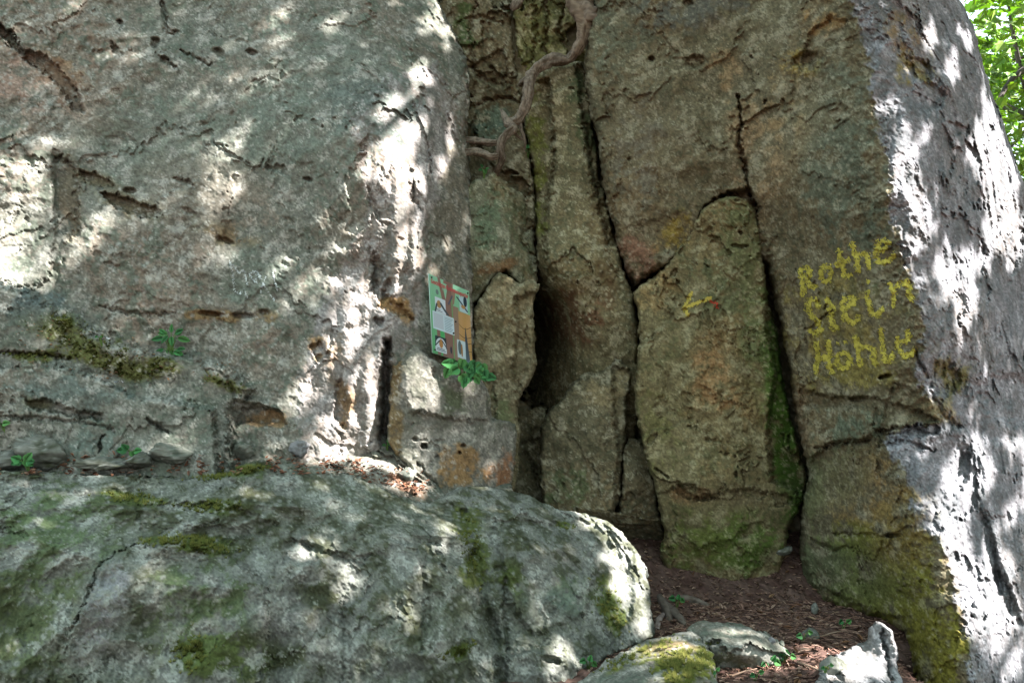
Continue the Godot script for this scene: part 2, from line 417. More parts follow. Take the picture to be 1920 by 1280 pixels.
	# --- great right pillar with the lettering
	rock("rock_buttress", "great overhanging rock pillar painted with yellow lettering, sunlit on its outer side",
		[1040, -1150, 1100, -400, 1112, 0, 1100, 60, 1096, 130, 1104, 200, 1124, 270, 1130, 350, 1150, 420, 1164, 480, 1178, 516, 1190, 536, 1204, 528, 1240, 505, 1330, 470, 1410, 470, 1440, 500, 1452, 560, 1468, 620, 1482, 700, 1492, 780, 1508, 850, 1520, 890, 1506, 930, 1502, 980, 1500, 1040, 1512, 1100, 1540, 1128, 1600, 1152, 1660, 1168, 1700, 1190, 1722, 1290, 1740, 1480, 2150, 1480, 2150, 700, 2010, 520, 1950, 400, 1908, 315, 1882, 230, 1866, 190, 1842, 120, 1826, 50, 1800, 0, 1740, -160, 1600, -700, 1560, -1150],
		[1112, 60, 5.1, 1110, 220, 5.08, 1160, 440, 5.05, 1190, 520, 5.04, 1180, 200, 5.0, 1300, 100, 4.9, 1300, 300, 4.86, 1260, 450, 4.96, 1390, 440, 5.0, 1400, 200, 4.82, 1450, 0, 4.82, 1200, 0, 5.05,
		1450, 480, 4.9, 1500, 400, 4.62, 1580, 400, 4.36, 1660, 400, 4.16, 1700, 400, 4.12, 1480, 640, 4.86, 1560, 620, 4.5, 1640, 620, 4.2, 1720, 620, 4.06, 1500, 780, 4.84, 1600, 780, 4.4, 1680, 800, 4.1,
		1520, 900, 4.75, 1600, 900, 4.42, 1690, 900, 4.04, 1505, 1000, 4.8, 1510, 1090, 4.86, 1600, 1080, 4.42, 1735, 1010, 3.92, 1640, 1160, 4.25, 1780, 1160, 3.78, 1700, 1180, 4.05, 1730, 1280, 3.8, 1820, 1280, 3.62,
		1600, 0, 4.5, 1650, 200, 4.3, 1550, 150, 4.5, 1700, 0, 4.62, 1790, 0, 5.1, 1760, 200, 4.42, 1860, 200, 5.0, 1800, 400, 4.4, 1930, 400, 5.1, 1820, 600, 4.32, 1920, 600, 4.75, 1800, 800, 4.2, 1920, 800, 4.5, 1820, 1000, 4.02, 1920, 1000, 4.3, 1920, 1280, 3.95, 2100, 1000, 5.0, 2100, 1400, 4.8, 1760, 1440, 3.5,
		1080, -1000, 5.6, 1540, -1000, 5.3, 1300, -600, 5.2, 1560, -500, 5.0, 1700, -300, 5.2, 1500, -300, 4.9],
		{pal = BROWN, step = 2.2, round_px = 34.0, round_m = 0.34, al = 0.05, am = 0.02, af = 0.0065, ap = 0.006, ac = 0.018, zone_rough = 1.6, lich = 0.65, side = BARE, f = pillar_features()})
	# --- tall slab in the recess
	rock("rock_slab", "tall free standing rock slab with a small yellow and red mark, green at its foot",
		[1188, 548, 1205, 534, 1232, 512, 1262, 482, 1282, 452, 1300, 422, 1318, 392, 1340, 376, 1372, 368, 1400, 374, 1416, 392, 1424, 420, 1430, 480, 1440, 560, 1458, 630, 1470, 720, 1484, 790, 1500, 850, 1512, 900, 1508, 940, 1480, 985, 1474, 1030, 1462, 1075, 1440, 1105, 1410, 1118, 1360, 1108, 1300, 1090, 1246, 1066, 1238, 1040, 1246, 1000, 1232, 930, 1214, 860, 1196, 790, 1190, 730, 1198, 660, 1198, 600],
		[1195, 560, 4.90, 1260, 500, 4.90, 1370, 380, 4.88, 1415, 420, 4.88, 1300, 550, 4.87, 1400, 550, 4.85, 1432, 560, 4.87, 1205, 700, 4.86, 1300, 720, 4.84, 1420, 720, 4.82, 1462, 720, 4.84, 1215, 850, 4.84, 1300, 880, 4.81, 1430, 860, 4.8, 1498, 880, 4.84, 1250, 1010, 4.9, 1300, 980, 4.82, 1420, 980, 4.8, 1465, 1000, 4.86, 1260, 1060, 4.96, 1340, 1070, 4.88, 1410, 1100, 4.86, 1450, 1070, 4.92],
		{pal = {base = Color(0.195, 0.171, 0.086), second = Color(0.237, 0.176, 0.078), dark = Color(0.100, 0.100, 0.047), pale = Color(0.332, 0.309, 0.179)}, step = 2.2, round_px = 14.0, round_m = 0.16, al = 0.03, am = 0.013, af = 0.006, ap = 0.004, lich = 0.7, ac = 0.032, f = [
			["tint", 1390, 470, 42, 110, 0.0, Color(0.128, 0.133, 0.058), 0.7], ["tint", 1330, 560, 60, 80, 0.0, Color(0.123, 0.133, 0.066), 0.55], ["tint", 1232, 545, 50, 50, -0.6, Color(0.275, 0.209, 0.094), 0.6],
			["tint", 1420, 650, 35, 120, 0.0, Color(0.142, 0.157, 0.066), 0.65], ["tint", 1462, 760, 26, 190, -0.08, Color(0.052, 0.109, 0.016), 0.85], ["tint", 1490, 900, 22, 60, -0.1, Color(0.043, 0.085, 0.016), 0.8],
			["tint", 1330, 700, 45, 90, 0.2, OCHRE, 0.5], ["tint", 1380, 780, 40, 70, 0.2, OCHRE, 0.35], ["tint", 1240, 800, 40, 110, 0.0, Color(0.152, 0.142, 0.058), 0.5],
			["tint", 1330, 1020, 90, 60, 0.1, Color(0.114, 0.133, 0.035), 0.7], ["tint", 1410, 1030, 60, 60, 0.0, Color(0.081, 0.128, 0.027), 0.7], ["tint", 1380, 930, 90, 26, -0.1, Color(0.190, 0.162, 0.086), 0.6], ["tint", 1290, 925, 40, 18, 0.1, Color(0.228, 0.142, 0.066), 0.6],
			["step", [1180, 548, 1240, 500, 1300, 412, 1312, 440, 1296, 510, 1256, 600, 1200, 650, 1180, 640], 0.05, 4.0], ["step", [1290, 620, 1350, 610, 1390, 660, 1400, 760, 1360, 840, 1300, 800, 1280, 700], -0.025, 8.0],
			["step", [1452, 380, 1436, 600, 1456, 700, 1440, 800, 1448, 900, 1530, 940, 1530, 380], 0.17, 6.0],
			["step", [1220, 930, 1260, 918, 1275, 910, 1300, 930, 1330, 938, 1360, 920, 1400, 916, 1480, 930, 1500, 950, 1490, 1130, 1220, 1130], 0.05, 4.0],
			["step", [1262, 912, 1290, 908, 1320, 924, 1340, 932, 1310, 938, 1278, 930], 0.06, 3.0], ["crack", [1300, 938, 1345, 928, 1358, 912], 2.5, 0.04], ["step", [1380, 1000, 1420, 975, 1440, 990, 1420, 1005, 1385, 1012], 0.03, 3.0], ["step", [1275, 1000, 1340, 985, 1370, 1010, 1310, 1030], -0.03, 5.0],
			["crack", [1300, 740, 1340, 745, 1380, 725, 1410, 735], 3.0, 0.015], ["crack", [1385, 660, 1410, 700, 1400, 740], 3.0, 0.015]]})
	# --- rock shelf between boulder and wall
	rock("rock_shelf", "narrow rock shelf strewn with dead leaves above the mossy boulder",
		[-430, 836, 0, 838, 120, 838, 300, 836, 440, 826, 560, 820, 640, 812, 720, 815, 780, 850, 830, 885, 900, 900, 960, 905, 960, 960, 860, 990, 740, 970, 640, 930, 400, 915, -430, 915],
		[-200, 840, 4.15, 0, 845, 4.18, 0, 900, 3.86, 300, 845, 4.22, 300, 900, 3.9, 500, 832, 4.36, 500, 890, 3.98, 640, 820, 4.5, 660, 900, 4.05, 740, 835, 4.5, 760, 930, 4.12, 820, 890, 4.46, 900, 905, 4.6, 860, 960, 4.25, 950, 920, 4.6],
		{pal = LIME, step = 2.2, round_px = 8.0, round_m = 0.05, al = 0.03, am = 0.045, af = 0.014, ac = 0.04, f = [
			["tint", 400, 872, 200, 12, 0.0, Color(0.20, 0.10, 0.055), 0.7], ["tint", 40, 872, 60, 12, 0.0, Color(0.16, 0.085, 0.05), 0.7], ["tint", 400, 888, 60, 9, 0.0, MOSS, 0.8], ["tint", 750, 905, 50, 12, 0.5, Color(0.22, 0.12, 0.07), 0.6]]})
	# --- foreground boulder
	rock("boulder", "huge weathered grey green boulder spotted with black moss and pale lichen",
		[-430, 892, 0, 884, 90, 884, 160, 890, 260, 892, 350, 896, 420, 890, 452, 872, 484, 864, 530, 866, 590, 876, 650, 890, 700, 906, 745, 930, 800, 944, 822, 936, 850, 918, 890, 912, 945, 916, 1000, 934, 1055, 958, 1100, 964, 1130, 972, 1165, 998, 1196, 1036, 1214, 1068, 1219, 1110, 1222, 1150, 1230, 1186, 1210, 1204, 1160, 1222, 1130, 1240, 1100, 1270, 1080, 1300, 1060, 1480, -430, 1480],
		[-200, 900, 3.6, 0, 900, 3.62, 200, 905, 3.66, 400, 905, 3.68, 480, 880, 3.74, 600, 890, 3.86, 700, 920, 3.95, 800, 950, 4.0, 860, 925, 4.14, 950, 925, 4.3, 1060, 965, 4.3, 1150, 1000, 4.24, 1200, 1060, 4.15, 1215, 1160, 3.98,
		-200, 1000, 3.2, 0, 1000, 3.22, 200, 1000, 3.3, 400, 1000, 3.34, 600, 1000, 3.5, 750, 1000, 3.62, 850, 1050, 3.64, 890, 1000, 3.86, 960, 1000, 3.84, 1050, 1040, 3.88, 1130, 1080, 3.92,
		0, 1150, 3.0, 200, 1130, 3.06, 400, 1150, 3.1, 600, 1150, 3.26, 750, 1150, 3.36, 850, 1150, 3.46, 910, 1150, 3.6, 1000, 1150, 3.62, 1100, 1180, 3.7,
		0, 1280, 2.88, 300, 1280, 2.96, 600, 1280, 3.12, 850, 1280, 3.3, 940, 1280, 3.45, 1030, 1270, 3.42, 1090, 1260, 3.55, -200, 1450, 2.7, 400, 1450, 2.85, 1000, 1450, 3.2],
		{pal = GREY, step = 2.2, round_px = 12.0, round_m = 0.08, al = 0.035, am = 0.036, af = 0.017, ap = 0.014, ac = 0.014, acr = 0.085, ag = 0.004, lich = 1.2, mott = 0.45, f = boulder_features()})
	# --- small foreground rocks
	rock("boulder", "low flat rock capped with yellow green moss at the boulder's foot",
		[1040, 1340, 1075, 1285, 1110, 1262, 1140, 1238, 1170, 1222, 1210, 1202, 1256, 1190, 1292, 1184, 1310, 1190, 1322, 1208, 1338, 1226, 1344, 1260, 1350, 1340, 1350, 1480, 1040, 1480],
		[1080, 1290, 3.2, 1200, 1215, 3.45, 1290, 1190, 3.5, 1320, 1215, 3.42, 1200, 1280, 3.02, 1300, 1270, 3.0, 1335, 1250, 3.2, 1340, 1400, 2.85, 1100, 1400, 2.85, 1250, 1240, 3.2],
		{pal = LIME, step = 2.0, round_px = 9.0, round_m = 0.07, al = 0.02, am = 0.025, af = 0.012, ac = 0.012, f = [["tint", 1285, 1250, 55, 38, -0.3, MOSS, 0.95], ["tint", 1200, 1230, 70, 16, -0.4, MOSS, 0.6], ["tint", 1260, 1215, 50, 14, -0.1, Color(0.22, 0.15, 0.10), 0.5]]})
	rock("stone", "angular grey stone with a flat pale top lying in the dead leaves",
		[1288, 1182, 1300, 1168, 1318, 1164, 1352, 1168, 1384, 1170, 1410, 1180, 1440, 1186, 1458, 1200, 1474, 1218, 1480, 1228, 1462, 1238, 1448, 1248, 1410, 1256, 1370, 1254, 1344, 1262, 1332, 1220],
		[1300, 1175, 3.78, 1380, 1176, 3.8, 1450, 1200, 3.68, 1330, 1196, 3.52, 1400, 1206, 3.46, 1470, 1226, 3.56, 1350, 1216, 3.42, 1420, 1222, 3.44, 1420, 1240, 3.54, 1380, 1250, 3.56, 1345, 1250, 3.54],
		{pal = LIME, step = 2.0, round_px = 7.0, round_m = 0.06, al = 0.01, am = 0.016, af = 0.008, ac = 0.012, thick = 0.25, f = [["tint", 1390, 1238, 60, 18, 0.0, Color(0.11, 0.11, 0.06), 0.8], ["step", [1326, 1206, 1345, 1200, 1366, 1222, 1384, 1218, 1406, 1206, 1440, 1218, 1462, 1224, 1490, 1234, 1400, 1290, 1320, 1280], 0.05, 2.0]]})
	rock("rock_spike", "bleached ragged rock jutting up beside the pillar's foot in full sun",
		[1526, 1310, 1532, 1276, 1542, 1250, 1556, 1236, 1580, 1224, 1604, 1212, 1622, 1202, 1628, 1192, 1632, 1176, 1642, 1164, 1656, 1166, 1666, 1176, 1676, 1186, 1681, 1206, 1684, 1240, 1692, 1290, 1700, 1480, 1510, 1480],
		[1545, 1255, 3.34, 1580, 1232, 3.48, 1620, 1210, 3.62, 1645, 1170, 3.56, 1665, 1200, 3.5, 1680, 1270, 3.36, 1560, 1290, 3.14, 1630, 1290, 3.16, 1600, 1255, 3.36, 1600, 1440, 2.95],
		{pal = WHITE, step = 2.0, round_px = 8.0, round_m = 0.08, al = 0.02, am = 0.03, af = 0.014, ac = 0.02, ap = 0.01, thick = 0.3, f = [["crack", [1655, 1180, 1662, 1220, 1668, 1260, 1672, 1290], 4.0, 0.05], ["tint", 1562, 1250, 18, 14, 0.0, MOSS, 0.8], ["step", [1548, 1254, 1575, 1250, 1580, 1275, 1552, 1280], 0.06, 3.0]]})

func wall_features() -> Array:
	var OCH := Color(0.22, 0.15, 0.07)
	var PINK := Color(0.33, 0.24, 0.18)
	var GRN := Color(0.17, 0.20, 0.155)
	var MOSS := Color(0.12, 0.13, 0.04)
	var f := [
		# overhanging notches
		["step", [-10, 40, 20, 60, 45, 95, 78, 100, 105, 122, 128, 150, 152, 184, 154, 208, 138, 210, 124, 180, 92, 142, 55, 118, 28, 92, -10, 60], 0.085, 3.0],
		["step", [100, 292, 128, 300, 146, 330, 145, 440, 128, 452, 112, 430, 102, 400], 0.04, 4.0], ["step", [-40, 250, 98, 262, 104, 430, 90, 520, 60, 540, -40, 520], -0.03, 6.0],
		["step", [148, 322, 172, 322, 206, 338, 212, 350, 190, 352, 160, 342], 0.05, 2.5], ["step", [188, 360, 212, 362, 250, 378, 290, 388, 300, 402, 282, 412, 250, 402, 212, 388], 0.07, 2.5],
		["hole", 242, 357, 14, 6, 0.2, 0.05], ["hole", 352, 396, 16, 6, 0.4, 0.03], ["step", [204, 66, 220, 90, 216, 104, 208, 92], 0.04, 2.0], ["step", [292, 100, 316, 110, 328, 126, 312, 124], 0.05, 2.5],
		["crack", [300, 0, 310, 30, 312, 60, 335, 62], 3.0, 0.04], ["crack", [335, 92, 360, 108, 394, 122], 3.0, 0.04], ["hole", 410, 100, 14, 9, 0.6, 0.05], ["hole", 472, 98, 12, 7, 0.3, 0.06], ["crack", [400, 265, 418, 276, 430, 290], 2.5, 0.03],
		["hole", 290, 80, 9, 12, 0.0, 0.05], ["hole", 225, 42, 8, 5, 0.5, 0.05], ["step", [490, 312, 530, 310, 534, 326, 515, 322], 0.03, 3.0], ["step", [325, 335, 358, 340, 360, 350, 340, 346], 0.03, 2.5], ["hole", 420, 450, 18, 6, 0.3, 0.04], ["hole", 578, 336, 10, 4, 0.2, 0.04],
		["crack", [185, 572, 230, 586, 280, 590, 330, 588], 3.0, 0.03], ["hole", 395, 588, 28, 5, 0.1, 0.06], ["hole", 455, 592, 22, 6, 0.0, 0.05], ["hole", 495, 585, 10, 6, 0.0, 0.04],
		# right side flutes and scars
		["step", [700, 470, 720, 500, 715, 540, 735, 560, 760, 580, 775, 600, 750, 592, 712, 575, 700, 540], 0.055, 3.0], ["step", [702, 595, 720, 600, 712, 612, 700, 606], 0.05, 2.5],
		["crack", [688, 350, 702, 390, 715, 420], 4.0, 0.03], ["crack", [775, 345, 778, 375, 790, 395], 3.0, 0.04], ["bump", 745, 430, 12, 120, 0.05, 0.04], ["bump", 775, 470, 10, 130, 0.06, 0.04], ["bump", 795, 400, 9, 160, 0.03, 0.035], ["bump", 715, 640, 12, 120, 0.0, 0.03],
		["bump", 650, 720, 18, 110, 0.03, 0.05], ["bump", 690, 740, 14, 100, 0.0, 0.05], ["bump", 610, 640, 16, 80, 0.0, 0.03], ["hole", 640, 760, 14, 50, 0.0, 0.06], ["hole", 725, 545, 10, 24, 0.3, 0.05],
		["step", [580, 650, 600, 640, 615, 665, 600, 680], 0.05, 3.0], ["step", [455, 765, 490, 758, 530, 775, 535, 795, 500, 800, 470, 790, 440, 800], 0.06, 3.0], ["step", [440, 748, 480, 745, 525, 768, 480, 760], -0.05, 4.0],
		["crack", [726, 640, 722, 700, 724, 760, 720, 820, 726, 862], 9.0, 0.22], ["crack", [690, 460, 700, 500, 702, 540], 4.0, 0.03],
		# upper edge of the shelf of moss, and the courses of rock below
		["step", [-460, 528, 0, 530, 60, 548, 110, 590, 150, 606, 200, 640, 290, 660, 360, 668, 430, 690, 470, 730, 430, 770, 440, 960, -460, 960], -0.15, 13.0],
		["step", [-460, 690, 0, 690, 60, 678, 125, 690, 190, 712, 250, 745, 330, 752, 400, 768, 410, 960, -460, 960], -0.11, 6.0],
		["step", [48, 752, 80, 748, 130, 768, 190, 776, 192, 788, 140, 782, 60, 766], 0.06, 3.5], ["crack", [-40, 784, 30, 782, 100, 786, 200, 798, 212, 812], 2.5, 0.03], ["crack", [192, 816, 184, 850], 2.0, 0.05], ["crack", [272, 785, 300, 800, 318, 812], 4.0, 0.05], ["crack", [0, 662, 60, 664, 100, 668, 130, 672], 3.0, 0.05], ["step", [430, 800, 640, 790, 640, 960, 420, 960], -0.06, 14.0],
		["crack", [380, 690, 420, 700, 440, 740], 3.0, 0.03],
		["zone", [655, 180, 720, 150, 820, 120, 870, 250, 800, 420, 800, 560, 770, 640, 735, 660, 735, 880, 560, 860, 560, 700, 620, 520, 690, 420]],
		# weathering colours
		["tint", 110, 150, 55, 40, 0.8, OCH, 0.6], ["tint", 130, 370, 22, 90, 0.0, Color(0.20, 0.155, 0.10), 0.55], ["tint", 245, 385, 60, 25, 0.3, OCH, 0.8], ["tint", 180, 335, 34, 14, 0.3, OCH, 0.7],
		["tint", 60, 160, 130, 60, 0.4, PINK, 0.55], ["tint", 400, 360, 130, 60, 0.3, PINK, 0.5], ["tint", 330, 300, 200, 160, 0.2, GRN, 0.5], ["tint", 600, 180, 160, 160, 0.0, GRN, 0.6], ["tint", 470, 520, 90, 60, 0.0, GRN, 0.75], ["tint", 60, 580, 110, 40, 0.2, Color(0.13, 0.165, 0.15), 0.7],
		["tint", 430, 440, 60, 20, 0.1, OCH, 0.5], ["tint", 395, 590, 50, 10, 0.0, OCH, 0.8], ["tint", 470, 595, 50, 14, 0.0, OCH, 0.55], ["tint", 650, 660, 40, 120, 0.0, Color(0.24, 0.175, 0.11), 0.4], ["tint", 745, 578, 40, 22, 0.4, Color(0.28, 0.18, 0.075), 0.75], ["tint", 590, 660, 22, 30, 0.2, OCH, 0.6], ["tint", 500, 785, 50, 16, 0.1, Color(0.27, 0.18, 0.09), 0.7],
		["tint", 645, 760, 18, 40, 0.0, Color(0.25, 0.17, 0.09), 0.6], ["tint", 850, 420, 34, 160, 0.0, Color(0.21, 0.195, 0.145), 0.7], ["tint", 845, 600, 40, 100, 0.0, Color(0.20, 0.185, 0.13), 0.7], ["tint", 700, 200, 100, 60, 0.3, Color(0.13, 0.155, 0.135), 0.5],
		["tint", 170, 650, 130, 34, 0.35, MOSS, 0.58], ["tint", 80, 668, 90, 12, 0.0, MOSS, 0.55], ["tint", 220, 690, 45, 18, 0.2, MOSS, 0.85], ["tint", 120, 610, 34, 24, 0.3, MOSS, 0.8], ["tint", 300, 690, 40, 22, 0.2, MOSS, 0.6], ["tint", 420, 718, 60, 14, 0.4, MOSS, 0.5], ["tint", 120, 740, 120, 40, 0.1, Color(0.15, 0.185, 0.155), 0.7], ["tint", 110, 820, 120, 30, 0.1, Color(0.145, 0.18, 0.145), 0.6], ["tint", 70, 757, 30, 10, 0.2, Color(0.16, 0.14, 0.06), 0.6]]
	return f

func pillar_features() -> Array:
	var OCH := Color(0.27, 0.18, 0.075)
	var GRN := Color(0.085, 0.125, 0.03)
	return [
		["crack", [1384, 176, 1390, 230, 1386, 270, 1398, 320, 1402, 350, 1424, 392], 3.0, 0.09], ["step", [1320, 388, 1345, 372, 1380, 356, 1402, 352, 1418, 380, 1420, 470, 1300, 480], 0.16, 5.0], ["crack", [1340, 372, 1380, 362], 2.0, 0.03],
		["hole", 1304, 116, 20, 14, 0.0, 0.06], ["hole", 1222, 110, 8, 5, 0.0, 0.05], ["hole", 1290, 5, 10, 8, 0.0, 0.05], ["hole", 1180, 298, 4, 3, 0.0, 0.04],
		["step", [1215, 490, 1245, 470, 1262, 478, 1250, 500, 1225, 515, 1215, 510], -0.04, 4.0],
		# broken left lower part of the pillar
		["step", [1506, 766, 1540, 762, 1640, 765, 1642, 800, 1630, 824, 1560, 832, 1520, 862, 1508, 850], -0.09, 4.0], ["crack", [1530, 842, 1570, 830, 1630, 825], 4.0, 0.06], ["crack", [1600, 828, 1604, 870], 2.5, 0.03], ["hole", 1660, 706, 14, 4, -0.2, 0.08], ["hole", 1608, 748, 18, 5, -0.15, 0.05],
		["step", [1500, 730, 1560, 745, 1640, 745, 1720, 770, 1765, 790, 1700, 800, 1650, 812, 1640, 770, 1500, 764], 0.06, 4.0], ["step", [1640, 806, 1700, 798, 1760, 794, 1764, 812, 1700, 820, 1650, 832], 0.07, 3.0], ["crack", [1650, 838, 1700, 825, 1750, 845], 3.0, 0.05], ["crack", [1660, 815, 1720, 806, 1760, 815], 2.5, 0.04],
		["hole", 1674, 1004, 18, 4, -0.1, 0.08], ["crack", [1560, 1000, 1620, 1004, 1660, 1006], 2.5, 0.04], ["crack", [1520, 1010, 1560, 1032, 1600, 1026], 3.0, 0.04], ["step", [1500, 1090, 1560, 1110, 1640, 1150, 1700, 1160, 1690, 1200, 1500, 1180], 0.06, 6.0],
		["crack", [1720, 660, 1740, 720, 1770, 780, 1800, 800], 5.0, 0.06], ["hole", 1770, 710, 36, 34, 0.3, 0.09], ["hole", 1724, 130, 30, 22, 0.5, 0.09], ["hole", 1745, 180, 30, 34, 0.5, 0.07], ["bump", 1775, 160, 26, 20, 0.0, 0.06], ["step", [1780, 228, 1820, 240, 1815, 252, 1790, 250], 0.06, 3.0],
		["step", [1520, 60, 1560, 30, 1590, 40, 1585, 60, 1545, 110, 1530, 130, 1500, 130], 0.05, 5.0], ["hole", 1510, 110, 26, 14, -0.3, 0.06],
		["bump", 1640, 150, 14, 120, 0.25, 0.05], ["bump", 1680, 300, 16, 110, 0.3, 0.05], ["bump", 1850, 300, 14, 140, 0.3, 0.06], ["bump", 1820, 520, 16, 100, 0.05, 0.05], ["bump", 1760, 1080, 20, 120, 0.15, 0.04], ["bump", 1810, 900, 14, 60, 0.15, 0.06], ["hole", 1806, 880, 14, 44, 0.2, 0.08], ["hole", 1860, 1040, 12, 90, -0.2, 0.06], ["hole", 1890, 1120, 14, 70, -0.4, 0.07],
		["step", [1740, 800, 1800, 806, 1850, 830, 1920, 826, 1960, 900, 1960, 1480, 1700, 1480, 1700, 1000, 1720, 860], -0.05, 12.0], ["step", [1820, 720, 1880, 700, 1960, 720, 1960, 800, 1870, 790], 0.07, 12.0], ["hole", 1835, 500, 12, 50, 0.1, 0.05], ["hole", 1905, 470, 14, 60, 0.2, 0.06],
		["step", [1690, 330, 1720, 300, 1760, 330, 1770, 420, 1720, 440, 1690, 400], -0.03, 8.0],
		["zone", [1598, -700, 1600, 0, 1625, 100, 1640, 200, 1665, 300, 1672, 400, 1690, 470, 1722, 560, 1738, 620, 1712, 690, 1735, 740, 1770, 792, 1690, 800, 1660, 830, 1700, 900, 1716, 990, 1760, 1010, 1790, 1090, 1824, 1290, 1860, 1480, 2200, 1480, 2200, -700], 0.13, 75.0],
		# weathering
		["tint", 1545, 590, 7, 70, -0.12, Color(0.075, 0.085, 0.045), 0.6], ["tint", 1572, 600, 6, 80, -0.15, Color(0.075, 0.085, 0.045), 0.6], ["tint", 1606, 580, 7, 80, -0.15, Color(0.08, 0.09, 0.05), 0.6], ["tint", 1642, 540, 8, 70, -0.1, Color(0.08, 0.10, 0.06), 0.6],
		["tint", 1560, 620, 130, 110, 0.0, Color(0.21, 0.17, 0.06), 0.5], ["tint", 1580, 700, 90, 30, 0.0, Color(0.21, 0.18, 0.055), 0.6], ["tint", 1180, 490, 60, 60, 0.5, Color(0.22, 0.13, 0.08), 0.7], ["tint", 1275, 440, 46, 36, -0.6, Color(0.25, 0.19, 0.05), 0.7], ["tint", 1150, 60, 60, 90, 0.0, Color(0.12, 0.125, 0.078), 0.6], ["tint", 1560, 250, 70, 160, 0.1, Color(0.14, 0.147, 0.095), 0.6], ["tint", 1600, 350, 80, 120, 0.0, Color(0.10, 0.115, 0.075), 0.6],
		["tint", 1420, 300, 60, 110, 0.0, Color(0.25, 0.185, 0.10), 0.5], ["tint", 1360, 150, 60, 80, 0.0, Color(0.25, 0.19, 0.10), 0.4], ["tint", 1480, 200, 50, 90, 0.0, Color(0.26, 0.19, 0.09), 0.4], ["tint", 1200, 280, 60, 120, 0.0, Color(0.15, 0.135, 0.09), 0.5], ["tint", 1300, 20, 120, 40, 0.0, Color(0.10, 0.10, 0.075), 0.6],
		["tint", 1545, 40, 40, 40, 0.0, OCH, 0.6], ["tint", 1500, 120, 30, 26, 0.0, Color(0.25, 0.19, 0.04), 0.6], ["tint", 1620, 920, 90, 80, 0.0, OCH, 0.4], ["tint", 1570, 890, 60, 60, 0.0, Color(0.14, 0.15, 0.08), 0.6], ["tint", 1590, 800, 70, 36, 0.0, Color(0.13, 0.155, 0.10), 0.6], ["tint", 1600, 1010, 60, 30, 0.0, Color(0.15, 0.17, 0.03), 0.6],
		["tint", 1680, 1130, 110, 100, 0.3, Color(0.17, 0.165, 0.03), 0.75], ["tint", 1600, 1080, 90, 60, 0.2, Color(0.11, 0.135, 0.055), 0.65], ["tint", 1740, 1230, 70, 70, 0.3, Color(0.19, 0.17, 0.03), 0.8], ["tint", 1690, 1000, 60, 70, 0.0, Color(0.20, 0.155, 0.05), 0.6], ["tint", 1540, 1060, 40, 50, 0.0, Color(0.10, 0.11, 0.06), 0.6],
		["tint", 1525, 930, 24, 70, 0.0, Color(0.15, 0.165, 0.08), 0.6], ["tint", 1500, 790, 18, 90, 0.0, Color(0.22, 0.16, 0.09), 0.6], ["tint", 1775, 700, 50, 44, 0.3, Color(0.17, 0.155, 0.06), 0.7], ["tint", 1720, 130, 40, 34, 0.5, Color(0.22, 0.18, 0.06), 0.7], ["tint", 1690, 60, 40, 40, 0.0, Color(0.23, 0.17, 0.09), 0.5], ["tint", 1770, 770, 40, 20, 0.4, Color(0.27, 0.23, 0.12), 0.5]]

